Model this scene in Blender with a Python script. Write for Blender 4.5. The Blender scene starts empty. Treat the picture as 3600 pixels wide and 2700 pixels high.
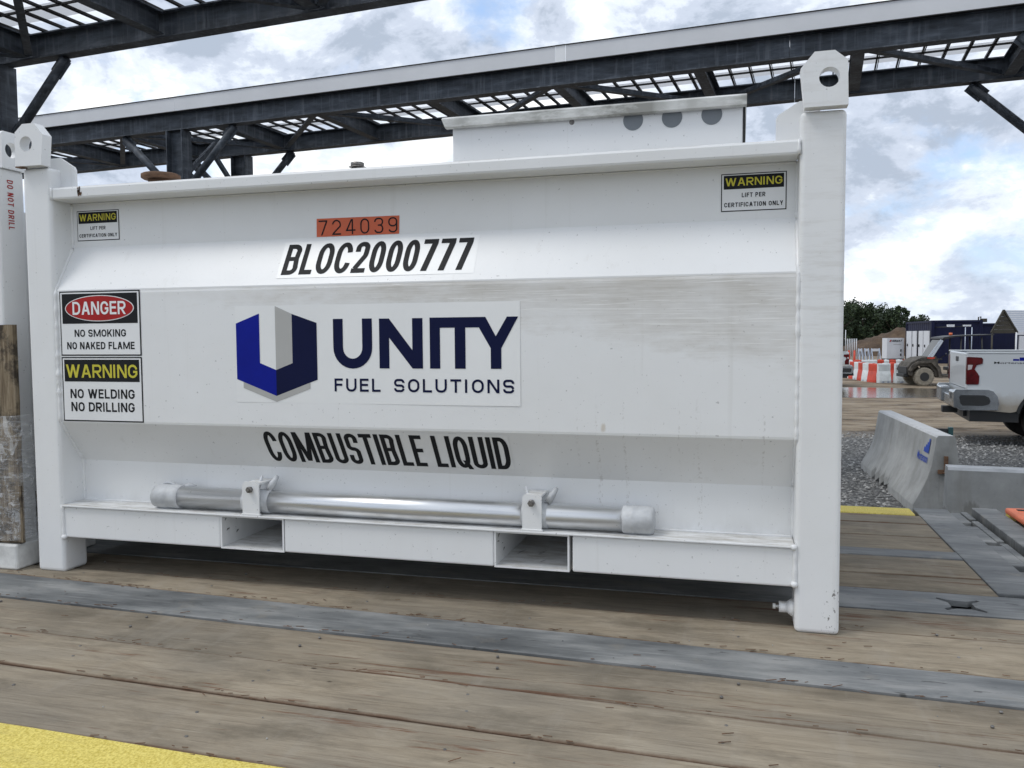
import bpy, bmesh, math, random
from mathutils import Vector, Matrix, noise
random.seed(7)
rad = math.radians
SC = bpy.context.scene
COL = SC.collection
DZ = 0.927           # deck height above the ground
# ------------------------------------------------------------------ camera, world, sun, exposure
cam_d = bpy.data.cameras.new('camera'); cam = bpy.data.objects.new('camera', cam_d); COL.objects.link(cam)
cam_d.sensor_width = 36; cam_d.sensor_fit = 'HORIZONTAL'; cam_d.lens = 2925.08 / 3600 * 36
cam_d.clip_start = 0.05; cam_d.clip_end = 5000
CP = Vector((2.6983, -2.6647, 0.9231 + DZ))
yaw, pitch, roll = -0.2665, -0.0579, -0.0073
F = Vector((math.sin(yaw)*math.cos(pitch), math.cos(yaw)*math.cos(pitch), math.sin(pitch)))
R0 = F.cross(Vector((0, 0, 1))).normalized(); U0 = R0.cross(F)
R = R0*math.cos(roll) + U0*math.sin(roll); U = -R0*math.sin(roll) + U0*math.cos(roll)
M = Matrix((R, U, -F)).transposed().to_4x4(); M.translation = CP
cam.matrix_world = M
SC.camera = cam
SUN_EL, SUN_AZ = 58.0, 236.0          # azimuth clockwise from +y
W = bpy.data.worlds.new('World'); SC.world = W; W.use_nodes = True
nt = W.node_tree; N = nt.nodes; LK = nt.links
for n in list(N): N.remove(n)
def wn(t, **k):
    n = N.new(t)
    for a, b in k.items(): setattr(n, a, b)
    return n
def wmath(op, a, b=None, c=None, clamp=False):
    n = wn('ShaderNodeMath', operation=op, use_clamp=clamp)
    for i, v in enumerate((a, b, c)):
        if v is None: continue
        if isinstance(v, (int, float)): n.inputs[i].default_value = v
        else: LK.new(v, n.inputs[i])
    return n.outputs[0]
sky = wn('ShaderNodeTexSky', sky_type='NISHITA'); sky.sun_disc = False
sky.sun_elevation = rad(SUN_EL); sky.sun_rotation = rad(SUN_AZ); sky.altitude = 200; sky.air_density = 1.0; sky.dust_density = 1.6
tc = wn('ShaderNodeTexCoord'); sep = wn('ShaderNodeSeparateXYZ'); LK.new(tc.outputs['Generated'], sep.inputs[0])
zc = wmath('MAXIMUM', sep.outputs[2], 0.0); zd = wmath('ADD', zc, 0.24)
px = wmath('DIVIDE', sep.outputs[0], zd); py = wmath('DIVIDE', sep.outputs[1], zd)
cmb = wn('ShaderNodeCombineXYZ'); LK.new(sep.outputs[0], cmb.inputs[0]); LK.new(sep.outputs[1], cmb.inputs[1])
LK.new(wmath('MULTIPLY', zc, 1.7), cmb.inputs[2])
def wnoise(scale, detail, rough, off, dist=0.0):
    mp = wn('ShaderNodeMapping'); mp.inputs['Location'].default_value = off; LK.new(cmb.outputs[0], mp.inputs[0])
    n = wn('ShaderNodeTexNoise'); n.inputs['Scale'].default_value = scale; n.inputs['Detail'].default_value = detail
    n.inputs['Roughness'].default_value = rough; n.inputs['Distortion'].default_value = dist
    LK.new(mp.outputs[0], n.inputs['Vector']); return n.outputs['Fac']
def wramp(v, stops, interp='EASE'):
    r = wn('ShaderNodeValToRGB'); r.color_ramp.interpolation = interp
    while len(r.color_ramp.elements) > 1: r.color_ramp.elements.remove(r.color_ramp.elements[-1])
    for i, (p, c) in enumerate(stops):
        e = r.color_ramp.elements[0] if i == 0 else r.color_ramp.elements.new(p)
        e.position = p; e.color = (c, c, c, 1) if isinstance(c, (int, float)) else (*c, 1)
    LK.new(v, r.inputs[0]); return r.outputs[0]
n1 = wnoise(3.1, 9, 0.58, (3.1, 1.7, 0.4), 0.3)
n2 = wnoise(3.6, 9, 0.60, (7.3, -2.2, 4.0), 0.35)
n3 = wnoise(11.5, 9, 0.64, (1.0, 5.2, 2.0), 0.3)
cover = wramp(n1, [(0.31, 0.0), (0.43, 1.0)])
shade0 = wmath('ADD', wmath('MULTIPLY', n2, 0.64), wmath('MULTIPLY', n3, 0.36))
CLOUD = [(0.42, (3.2, 3.7, 4.5)), (0.47, (4.4, 4.9, 5.8)), (0.515, (5.9, 6.4, 7.1)), (0.575, (8.4, 8.5, 8.6))]
mx = max(max(c) for _, c in CLOUD)
cshade = wramp(shade0, [(p, tuple(v/mx for v in c)) for p, c in CLOUD])
csc = wn('ShaderNodeVectorMath', operation='SCALE'); LK.new(cshade, csc.inputs[0]); csc.inputs[3].default_value = mx
blue = wn('ShaderNodeVectorMath', operation='SCALE'); LK.new(sky.outputs[0], blue.inputs[0]); blue.inputs[3].default_value = 1.25
mixb = wn('ShaderNodeMix', data_type='RGBA'); mixb.inputs[0].default_value = 0.52
LK.new(blue.outputs[0], mixb.inputs[6]); mixb.inputs[7].default_value = (3.7, 5.2, 7.8, 1)
mix = wn('ShaderNodeMix', data_type='RGBA'); LK.new(cover, mix.inputs[0])
LK.new(mixb.outputs[2], mix.inputs[6]); LK.new(csc.outputs[0], mix.inputs[7])
bg = wn('ShaderNodeBackground'); bg.inputs[1].default_value = 0.115; LK.new(mix.outputs[2], bg.inputs[0])
wo = wn('ShaderNodeOutputWorld'); LK.new(bg.outputs[0], wo.inputs[0])
sd = bpy.data.lights.new('sun', 'SUN'); sd.energy = 0.95; sd.angle = rad(20); sd.color = (1.0, 0.97, 0.92)
sun = bpy.data.objects.new('sun', sd); COL.objects.link(sun)
az, el = rad(SUN_AZ), rad(SUN_EL)
sdir = Vector((math.sin(az)*math.cos(el), math.cos(az)*math.cos(el), math.sin(el)))
sun.rotation_euler = sdir.to_track_quat('Z', 'Y').to_euler(); sun.location = (0, -5, 20)
SC.view_settings.view_transform = 'Standard'; SC.view_settings.look = 'None'
SC.view_settings.exposure = 0.42; SC.view_settings.gamma = 1.0; SC.view_settings.use_curve_mapping = False
SC.render.engine = 'CYCLES'

# ------------------------------------------------------------------ materials
class MT:
    def __init__(s, name, rough=0.6, metal=0.0):
        s.m = bpy.data.materials.new(name); s.m.use_nodes = True; s.t = s.m.node_tree
        s.b = s.t.nodes['Principled BSDF']; s.b.inputs['Roughness'].default_value = rough; s.b.inputs['Metallic'].default_value = metal
        s.tc = None
    def n(s, t, **k):
        x = s.t.nodes.new(t)
        for a, b in k.items(): setattr(x, a, b)
        return x
    def l(s, a, b): s.t.links.new(a, b)
    def co(s, scale=(1, 1, 1), loc=(0, 0, 0), rot=(0, 0, 0), kind='Object'):
        tc = s.n('ShaderNodeTexCoord'); mp = s.n('ShaderNodeMapping'); mp.inputs['Scale'].default_value = scale
        mp.inputs['Location'].default_value = loc; mp.inputs['Rotation'].default_value = rot
        s.l(tc.outputs[kind], mp.inputs[0]); return mp.outputs[0]
    def geo(s, scale=(1, 1, 1), loc=(0, 0, 0), rot=(0, 0, 0)):
        g = s.n('ShaderNodeNewGeometry'); mp = s.n('ShaderNodeMapping'); mp.inputs['Scale'].default_value = scale
        mp.inputs['Location'].default_value = loc; mp.inputs['Rotation'].default_value = rot
        s.l(g.outputs['Position'], mp.inputs[0]); return mp.outputs[0]
    def noise(s, vec, scale=5, detail=5, rough=0.55, dist=0.0):
        x = s.n('ShaderNodeTexNoise'); x.inputs['Scale'].default_value = scale; x.inputs['Detail'].default_value = detail
        x.inputs['Roughness'].default_value = rough; x.inputs['Distortion'].default_value = dist
        s.l(vec, x.inputs['Vector']); return x.outputs['Fac']
    def ramp(s, v, stops, interp='LINEAR'):
        r = s.n('ShaderNodeValToRGB'); r.color_ramp.interpolation = interp
        while len(r.color_ramp.elements) > 1: r.color_ramp.elements.remove(r.color_ramp.elements[-1])
        for i, (p, c) in enumerate(stops):
            e = r.color_ramp.elements[0] if i == 0 else r.color_ramp.elements.new(p)
            e.position = p; e.color = (c, c, c, 1) if isinstance(c, (int, float)) else (*c, 1)
        s.l(v, r.inputs[0]); return r.outputs[0]
    def mix(s, f, a, b, mode='MIX'):
        x = s.n('ShaderNodeMix', data_type='RGBA'); x.blend_type = mode
        for i, v in ((0, f), (6, a), (7, b)):
            if isinstance(v, (int, float)): x.inputs[i].default_value = v if i == 0 else (v, v, v, 1)
            elif isinstance(v, tuple): x.inputs[i].default_value = (*v, 1)
            else: s.l(v, x.inputs[i])
        return x.outputs[2]
    def math(s, op, a, b=None, clamp=False):
        x = s.n('ShaderNodeMath', operation=op, use_clamp=clamp)
        for i, v in enumerate((a, b)):
            if v is None: continue
            if isinstance(v, (int, float)): x.inputs[i].default_value = v
            else: s.l(v, x.inputs[i])
        return x.outputs[0]
    def col(s, c):
        if isinstance(c, tuple): s.b.inputs['Base Color'].default_value = (*c, 1)
        else: s.l(c, s.b.inputs['Base Color'])
        return s
    def rgh(s, v): s.l(v, s.b.inputs['Roughness']); return s
    def bump(s, v, strength=0.3, dist=0.01):
        x = s.n('ShaderNodeBump'); x.inputs['Strength'].default_value = strength; x.inputs['Distance'].default_value = dist
        s.l(v, x.inputs['Height']); s.l(x.outputs[0], s.b.inputs['Normal']); return s
    def objrand(s):
        x = s.n('ShaderNodeObjectInfo'); return x.outputs['Random']

def simple(name, c, rough=0.6, metal=0.0, var=0.12, scale=6, bump=0.0):
    m = MT(name, rough, metal); v = m.noise(m.geo(), scale, 6, 0.6)
    d = tuple(x*(1-var) for x in c); e = tuple(min(1, x*(1+var)) for x in c)
    m.col(m.ramp(v, [(0.3, d), (0.7, e)]))
    if bump: m.bump(v, bump, 0.01)
    return m.m
def white_paint(name, base=(0.775, 0.785, 0.79), dirt=0.28, stain=False):
    m = MT(name, 0.36)
    g = m.geo()
    big = m.noise(g, 2.3, 6, 0.6); fine = m.noise(g, 55, 3, 0.6)
    c = m.mix(m.ramp(big, [(0.42, 0.0), (0.75, dirt)]), base, (0.62, 0.615, 0.59))
    sp = m.noise(m.geo((1, 1, 1), (5, 2, 1)), 95, 2, 0.5)
    c = m.mix(m.ramp(sp, [(0.70, 0.0), (0.76, 0.6)]), c, (0.30, 0.30, 0.30))
    dp = m.noise(m.geo((26, 26, 0.8), (2, 0, 0)), 1.0, 5, 0.6)     # faint drips
    c = m.mix(m.ramp(dp, [(0.60, 0.0), (0.80, 0.28)]), c, (0.52, 0.51, 0.48))
    if stain:
        # rubbed, grey-brown patch below the upper seam, its lower edge falling to the right
        gg = m.n('ShaderNodeNewGeometry'); sp3 = m.n('ShaderNodeSeparateXYZ'); m.l(gg.outputs['Position'], sp3.inputs[0])
        z = m.math('SUBTRACT', sp3.outputs[2], DZ); x = sp3.outputs[0]
        wob = m.math('MULTIPLY', m.math('SUBTRACT', m.noise(m.geo((1.6, 1, 4)), 3.0, 8, 0.66), 0.5), 0.30)
        low = m.ramp(m.math('DIVIDE', x, 3.0), [(0.10, 1.10), (0.25, 1.045), (0.45, 1.00), (0.66, 0.94), (0.80, 0.87), (0.97, 0.80)])
        a = m.math('DIVIDE', m.math('SUBTRACT', m.math('ADD', z, wob), low), 0.085, clamp=True)
        bnd = m.math('DIVIDE', m.math('SUBTRACT', 1.109, z), 0.004, clamp=True)
        xm = m.math('DIVIDE', m.math('SUBTRACT', x, 0.45), 0.5, clamp=True)
        msk = m.math('MULTIPLY', m.math('MULTIPLY', a, bnd), xm)
        str1 = m.noise(m.geo((5, 1, 120), (0, 0, 0), (0, rad(3.5), 0)), 1.0, 6, 0.7, 0.6)
        str2 = m.noise(m.geo((2.5, 1, 130), (0, 0, 3), (0, rad(-14), 0)), 1.0, 5, 0.6, 0.8)
        str3 = m.noise(m.geo((2.5, 1, 110), (0, 0, 7), (0, rad(24), 0)), 1.0, 5, 0.6, 0.8)
        str4 = m.noise(m.geo((4, 1, 170), (0, 0, 11), (0, rad(3), 0)), 1.0, 5, 0.6, 0.5)
        str2 = m.math('MAXIMUM', str2, m.math('MAXIMUM', m.math('SUBTRACT', str3, 0.03), str4))
        patch = m.noise(m.geo((1.2, 1, 3)), 2.2, 5, 0.6)
        amt = m.math('MULTIPLY', msk, m.math('ADD', 0.22, m.math('MULTIPLY', m.ramp(patch, [(0.34, 0.0), (0.60, 1.0)]), 0.55)))
        dirtc = m.mix(m.ramp(str1, [(0.42, 0.0), (0.62, 1.0)]), (0.58, 0.56, 0.525), (0.46, 0.435, 0.39))
        c = m.mix(amt, c, dirtc)
        scr = m.math('MULTIPLY', m.ramp(str2, [(0.60, 0.0), (0.65, 0.8)]), msk)
        c = m.mix(scr, c, (0.82, 0.82, 0.81))
        dr = m.math('MULTIPLY', m.ramp(m.noise(m.geo((34, 1, .6)), 1.0, 3, 0.5), [(0.60, 0.0), (0.66, 1.0)]), m.ramp(m.noise(m.geo((1, 1, .8), (3, 3, 3)), 90, 3, 0.7), [(0.52, 0.0), (0.60, 1.0)]))
        rg_ = m.math('MULTIPLY', m.math('DIVIDE', m.math('SUBTRACT', x, 2.1), 0.15, clamp=True), m.math('DIVIDE', m.math('SUBTRACT', 0.74, z), 0.1, clamp=True))
        c = m.mix(m.math('MULTIPLY', m.math('MULTIPLY', dr, rg_), .35), c, (0.30, 0.28, 0.25))
        vd = m.n('ShaderNodeVectorMath', operation='DISTANCE'); m.l(m.geo((1, 1, .62)), vd.inputs[0]); vd.inputs[1].default_value = (2.275, .0085, (0.622+DZ)*.62)
        c = m.mix(m.math('MULTIPLY', m.math('DIVIDE', m.math('SUBTRACT', .017, m.math('ADD', vd.outputs['Value'], m.math('MULTIPLY', fine, .012))), .006, clamp=True), .6), c, (0.50, 0.43, 0.33))
        low_g = m.math('MULTIPLY', m.math('DIVIDE', m.math('SUBTRACT', 0.34, z), 0.07, clamp=True), m.ramp(m.noise(m.geo((5, 1, 3)), 2, 5, .6), [(.45, 0.0), (.7, .35)]))
        c = m.mix(low_g, c, (0.40, 0.385, 0.35))
        m.rgh(m.math('ADD', 0.34, m.math('MULTIPLY', amt, 0.3)))
    nn_ = m.n('ShaderNodeNewGeometry'); sn = m.n('ShaderNodeSeparateXYZ'); m.l(nn_.outputs['Normal'], sn.inputs[0])
    upf = m.math('DIVIDE', m.math('SUBTRACT', sn.outputs[2], 0.7), 0.2, clamp=True)
    c = m.mix(m.math('MULTIPLY', upf, m.ramp(m.noise(m.geo((4, 14, 1)), 2.2, 6, 0.7), [(0.42, 0.05), (0.66, 0.75)])), c, (0.33, 0.30, 0.25))
    # scuffs where straps and boots have rubbed the right-hand post and its foot
    g2 = m.n('ShaderNodeNewGeometry'); s3 = m.n('ShaderNodeSeparateXYZ'); m.l(g2.outputs['Position'], s3.inputs[0]); zz = m.math('SUBTRACT', s3.outputs[2], DZ)
    onp = m.math('DIVIDE', m.math('SUBTRACT', s3.outputs[0], 2.872), 0.004, clamp=True)
    band = m.ramp(m.math('DIVIDE', zz, 1.6), [(0.45, 0.0), (0.62, 1.0), (0.74, 0.8), (0.92, 0.3), (0.97, 0.6)])
    sc = m.noise(m.geo((6, 1, 42), (1, 0, 0), (0, rad(8), 0)), 1.0, 5, 0.7)
    c = m.mix(m.math('MULTIPLY', m.math('MULTIPLY', onp, band), m.ramp(sc, [(0.48, 0.0), (0.70, 0.50)])), c, (0.52, 0.50, 0.465))
    ft = m.math('MULTIPLY', m.math('DIVIDE', m.math('SUBTRACT', s3.outputs[0], 2.945), 0.02, clamp=True), m.math('DIVIDE', m.math('SUBTRACT', 0.165, zz), 0.02, clamp=True))
    c = m.mix(m.math('MULTIPLY', ft, m.ramp(m.noise(m.geo((1, 1, .7)), 85, 4, 0.7), [(0.585, 0.0), (0.62, 0.8)])), c, (0.07, 0.06, 0.055))
    m.col(c)
    m.bump(m.math('ADD', m.math('MULTIPLY', fine, 0.4), m.math('MULTIPLY', m.noise(m.geo(), 2.6, 3, 0.5), 6.0)), 0.22, 0.0022)
    return m.m
M_ = {}
M_['white'] = white_paint('white_enamel')
M_['white_side'] = white_paint('white_enamel_rubbed', dirt=0.25, stain=True)
M_['white_box'] = white_paint('white_box_paint', (0.775, 0.785, 0.79), 0.2)
def lid_paint():
    m = MT('grimy_lid_paint', 0.5)
    v = m.noise(m.geo((3, 1, 9)), 2.4, 7, 0.65); v2 = m.noise(m.geo((2.2, 1, 1), (4, 0, 0)), 1.6, 3, 0.5)
    a = m.math('MULTIPLY', m.ramp(v, [(0.34, 0.0), (0.56, 1.0)]), m.ramp(v2, [(0.36, 0.25), (0.52, 1.0)]))
    m.col(m.mix(m.math('MULTIPLY', a, 0.9), (0.74, 0.75, 0.74), (0.22, 0.22, 0.20))); return m.m
M_['lid'] = lid_paint()
M_['vinyl'] = simple('white_vinyl', (0.77, 0.78, 0.785), 0.32, var=0.05, scale=3)
M_['vinyl_clear'] = simple('pale_vinyl', (0.79, 0.80, 0.80), 0.28, var=0.03, scale=3)
M_['black_print'] = simple('black_print', (0.010, 0.011, 0.013), 0.55, var=0.2)
M_['black_print'].node_tree.nodes['Principled BSDF'].inputs['Specular IOR Level'].default_value = 0.2
M_['yellow_print'] = simple('yellow_print', (0.55, 0.50, 0.06), 0.4, var=0.1)
M_['red_print'] = simple('red_print', (0.36, 0.022, 0.022), 0.38, var=0.1)
M_['orange_vinyl'] = simple('orange_vinyl', (0.60, 0.11, 0.035), 0.4, var=0.08)
M_['navy_print'] = simple('navy_print', (0.003, 0.006, 0.040), 0.33, var=0.1)
M_['blue_print'] = simple('blue_print', (0.003, 0.010, 0.24), 0.33, var=0.1)
M_['stencil'] = simple('blue_stencil_paint', (0.010, 0.055, 0.36), 0.7, var=0.3, scale=30)
M_['grey_print'] = simple('grey_print', (0.42, 0.42, 0.41), 0.4, var=0.05)
def galv():
    m = MT('galvanised_tube', 0.30, 0.95)
    v = m.noise(m.geo((1.2, 30, 30)), 2, 4, 0.5); sp = m.noise(m.geo(), 130, 2, 0.5)
    m.col(m.mix(m.ramp(sp, [(0.72, 0.0), (0.76, 0.6)]), m.ramp(v, [(0.3, (0.60, 0.61, 0.62)), (0.7, (0.78, 0.79, 0.80))]), (0.22, 0.22, 0.22)))
    m.rgh(m.ramp(v, [(0.3, 0.27), (0.7, 0.36)])); return m.m
M_['galv'] = galv()
M_['foam'] = simple('whitish_cap_wrap', (0.50, 0.515, 0.53), 0.5, var=0.22, scale=14, bump=0.5)
M_['bolt'] = simple('dull_bolt_steel', (0.20, 0.19, 0.18), 0.42, 0.7, var=0.4, scale=80)
M_['rust'] = simple('rusty_steel', (0.135, 0.075, 0.043), 0.85, var=0.5, scale=30, bump=0.4)
M_['dark'] = simple('dark_recess', (0.02, 0.021, 0.022), 0.8)
M_['hole_grey'] = simple('hole_shade_grey', (0.17, 0.19, 0.21), 0.55, var=0.08)  # flat grey that paints the shade inside the spill box holes
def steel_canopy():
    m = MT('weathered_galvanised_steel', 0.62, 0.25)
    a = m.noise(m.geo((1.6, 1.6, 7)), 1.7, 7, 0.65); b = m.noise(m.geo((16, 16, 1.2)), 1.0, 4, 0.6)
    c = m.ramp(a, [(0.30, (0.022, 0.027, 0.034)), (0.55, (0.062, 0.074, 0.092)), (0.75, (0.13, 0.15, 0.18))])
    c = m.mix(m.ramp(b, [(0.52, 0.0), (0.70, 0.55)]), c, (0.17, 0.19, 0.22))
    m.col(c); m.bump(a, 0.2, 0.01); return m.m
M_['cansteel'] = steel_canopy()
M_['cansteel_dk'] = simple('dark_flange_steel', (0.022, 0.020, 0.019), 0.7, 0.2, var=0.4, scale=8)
M_['fascia'] = simple('white_fascia_sheet', (0.66, 0.67, 0.69), 0.45, var=0.06, scale=1.5)
M_['fascia_new'] = simple('white_joint_plate', (0.80, 0.81, 0.82), 0.4, var=0.03)
def panel_mat(tr_=.99, nm_='translucent_roof_panel'):
    m = MT(nm_, 0.35)
    v = m.noise(m.geo(), 1.4, 4, 0.5)
    m.col(m.ramp(v, [(0.3, (0.80, 0.81, 0.83)), (0.7, (0.9, 0.9, 0.91))]))
    t = m.n('ShaderNodeBsdfTranslucent'); t.inputs[0].default_value = (tr_, tr_*1.01, tr_*1.03, 1)
    mx_ = m.n('ShaderNodeMixShader'); mx_.inputs[0].default_value = 0.86
    out = m.t.nodes['Material Output']; m.l(m.b.outputs[0], mx_.inputs[1]); m.l(t.outputs[0], mx_.inputs[2]); m.l(mx_.outputs[0], out.inputs[0])
    return m.m
M_['panel'] = panel_mat(); M_['panel_grey'] = panel_mat(.72, 'smoky_roof_panel')
def wood_plank():
    m = MT('weathered_deck_timber', 0.9); m.b.inputs['Specular IOR Level'].default_value = 0.2
    tc = m.n('ShaderNodeTexCoord'); oi = m.n('ShaderNodeObjectInfo')
    cmb_ = m.n('ShaderNodeCombineXYZ'); m.l(m.math('MULTIPLY', oi.outputs['Random'], 37.0), cmb_.inputs[0]); m.l(m.math('MULTIPLY', oi.outputs['Random'], 91.0), cmb_.inputs[2])
    def vec(sc):
        a = m.n('ShaderNodeVectorMath', operation='ADD'); m.l(tc.outputs['Object'], a.inputs[0]); m.l(cmb_.outputs[0], a.inputs[1])
        mp = m.n('ShaderNodeMapping'); mp.inputs['Scale'].default_value = sc; m.l(a.outputs[0], mp.inputs[0]); return mp.outputs[0]
    grain = m.noise(vec((4.5, 110, 40)), 1.0, 6, 0.7, 0.5)
    grain2 = m.noise(vec((2.6, 11, 14)), 1.0, 9, 0.70, 1.2)
    blot = m.noise(vec((2.2, 4.2, 3)), 1.5, 8, 0.66)
    cross = m.noise(vec((9, 1.6, 3)), 1.0, 6, 0.65)
    cloud = m.noise(vec((1.0, 2.0, 2)), 1.1, 4, 0.6)
    c = m.ramp(grain2, [(0.28, (0.190, 0.158, 0.115)), (0.5, (0.275, 0.231, 0.170)), (0.72, (0.365, 0.314, 0.238))])
    c = m.mix(m.ramp(cloud, [(0.40, 0.55), (0.62, 0.0)]), c, (0.150, 0.138, 0.118))
    c = m.mix(m.ramp(grain, [(0.53, 0.0), (0.72, 0.62)]), c, (0.110, 0.084, 0.060))
    c = m.mix(m.ramp(grain, [(0.28, 0.45), (0.42, 0.0)]), c, (0.40, 0.37, 0.30))
    c = m.mix(m.ramp(blot, [(0.53, 0.0), (0.68, 0.60)]), c, (0.120, 0.102, 0.076))
    c = m.mix(m.ramp(cross, [(0.56, 0.0), (0.76, 0.35)]), c, (0.33, 0.305, 0.262))
    # red-brown split fibres
    rb = m.math('MULTIPLY', m.ramp(m.noise(vec((2.0, 40, 20)), 1.0, 5, 0.7), [(0.56, 0.0), (0.62, 1.0)]), m.ramp(m.noise(vec((1.0, 3.0, 1)), 1.3, 5, 0.66), [(0.52, 0.0), (0.58, 1.0)]))
    c = m.mix(m.math('MULTIPLY', rb, 0.75), c, (0.125, 0.055, 0.030))
    # damp, red-brown long edges: distance from the board's own edge (uv.y)
    uv = m.n('ShaderNodeUVMap'); su = m.n('ShaderNodeSeparateXYZ'); m.l(uv.outputs[0], su.inputs[0])
    e = m.math('ABSOLUTE', m.math('SUBTRACT', su.outputs[1], 0.5))
    ew = m.math('ADD', e, m.math('MULTIPLY', m.math('SUBTRACT', m.noise(vec((4, 1, 1)), 1.0, 6, 0.7), 0.5), 0.14))
    c = m.mix(m.math('MULTIPLY', m.ramp(ew, [(0.452, 0.0), (0.50, 1.0)]), 0.85), c, (0.105, 0.060, 0.038))
    # small knots and dents
    vo = m.n('ShaderNodeTexVoronoi'); vo.inputs['Scale'].default_value = 1.0; m.l(vec((4.2, 8.5, 6)), vo.inputs['Vector'])
    c = m.mix(m.ramp(vo.outputs['Distance'], [(0.020, 0.9), (0.045, 0.0)]), c, (0.030, 0.020, 0.015))
    vt = m.math('ADD', 0.94, m.math('MULTIPLY', oi.outputs['Random'], 0.24))
    hs = m.n('ShaderNodeHueSaturation'); m.l(c, hs.inputs['Color']); m.l(vt, hs.inputs['Value']); hs.inputs['Saturation'].default_value = 1.0
    m.col(hs.outputs[0])
    hgt = m.math('ADD', m.math('MULTIPLY', grain, -0.7), m.math('MULTIPLY', m.ramp(vo.outputs['Distance'], [(0.01, 0.0), (0.05, 1.0)]), 0.8))
    m.bump(hgt, 0.8, 0.006); return m.m
M_['plank'] = wood_plank()
def deck_steel():
    m = MT('worn_painted_steel', 0.6, 0.0); m.b.inputs['Specular IOR Level'].default_value = 0.35
    a = m.noise(m.geo((1.2, 4, 4)), 2.0, 7, 0.62); b = m.noise(m.geo((4, 90, 5)), 1.0, 6, 0.7); s = m.noise(m.geo((8, 30, 3)), 2.0, 3, 0.6)
    c = m.ramp(a, [(0.34, (0.085, 0.090, 0.093)), (0.50, (0.160, 0.167, 0.168)), (0.66, (0.28, 0.282, 0.275))])
    c = m.mix(m.ramp(b, [(0.55, 0.0), (0.68, 0.45)]), c, (0.33, 0.335, 0.33))
    c = m.mix(m.ramp(b, [(0.30, 0.5), (0.42, 0.0)]), c, (0.07, 0.075, 0.08))
    c = m.mix(m.ramp(s, [(0.66, 0.0), (0.72, 0.7)]), c, (0.035, 0.034, 0.033))
    c = m.mix(m.ramp(m.noise(m.geo((3, 3, 3), (9, 9, 9)), 2.2, 6, 0.66), [(0.58, 0.0), (0.70, 0.5)]), c, (0.235, 0.215, 0.18))
    m.col(c); m.rgh(m.ramp(a, [(0.3, 0.5), (0.7, 0.75)])); m.bump(a, 0.12, 0.004); return m.m
M_['decksteel'] = deck_steel()
def yellow_grit():
    m = MT('yellow_grit_paint', 0.85)
    f = m.noise(m.geo(), 160, 4, 0.7); b = m.noise(m.geo(), 7, 7, 0.66)
    c = m.ramp(f, [(0.35, (0.56, 0.43, 0.06)), (0.6, (0.86, 0.72, 0.20))])
    c = m.mix(m.ramp(b, [(0.665, 0.0), (0.69, 1.0)]), c, (0.24, 0.24, 0.235))
    c = m.mix(m.ramp(m.noise(m.geo((1, 3, 1)), 3, 6, 0.7), [(0.5, 0.0), (0.72, 0.5)]), c, (0.42, 0.34, 0.12))
    m.col(c); m.bump(f, 0.9, 0.006); return m.m
M_['yellow'] = yellow_grit()
def concrete():
    m = MT('cast_concrete', 0.85)
    a = m.noise(m.geo((1.3, 1.3, 1.3)), 2.0, 8, 0.62); b = m.noise(m.geo((6, 6, 1.0)), 1.5, 6, 0.6); p = m.noise(m.geo(), 60, 3, 0.6)
    c = m.ramp(a, [(0.3, (0.235, 0.240, 0.232)), (0.55, (0.335, 0.340, 0.332)), (0.75, (0.415, 0.415, 0.40))])
    c = m.mix(m.ramp(b, [(0.50, 0.0), (0.72, 0.40)]), c, (0.20, 0.19, 0.165))
    c = m.mix(m.ramp(p, [(0.70, 0.0), (0.74, 0.6)]), c, (0.10, 0.10, 0.095))
    gg = m.n('ShaderNodeNewGeometry'); sp = m.n('ShaderNodeSeparateXYZ'); m.l(gg.outputs['Position'], sp.inputs[0])
    fan = m.noise(m.geo((5, 0.1, 1.2), (0, 0, 0), (0, rad(28), 0)), 1.6, 5, 0.6)
    st = m.math('MULTIPLY', m.math('DIVIDE', m.math('SUBTRACT', 4.78, m.math('ADD', sp.outputs[0], m.math('MULTIPLY', fan, .25))), .06, clamp=True), m.math('DIVIDE', m.math('SUBTRACT', m.math('ADD', m.math('MULTIPLY', fan, .55), .22), sp.outputs[2]), .03, clamp=True))
    st = m.math('MULTIPLY', st, m.math('LESS_THAN', sp.outputs[1], 5.2))
    c = m.mix(m.math('MULTIPLY', st, .6), c, (0.14, 0.135, 0.12))
    m.col(c); m.bump(a, 0.3, 0.02); return m.m
M_['concrete'] = concrete()
def concrete_pale():
    m = MT('concrete_pale_top', 0.8); a = m.noise(m.geo(), 9, 6, 0.6)
    m.col(m.ramp(a, [(0.3, (0.40, 0.41, 0.42)), (0.7, (0.52, 0.53, 0.54))])); return m.m
M_['concrete_pale'] = concrete_pale()
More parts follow.
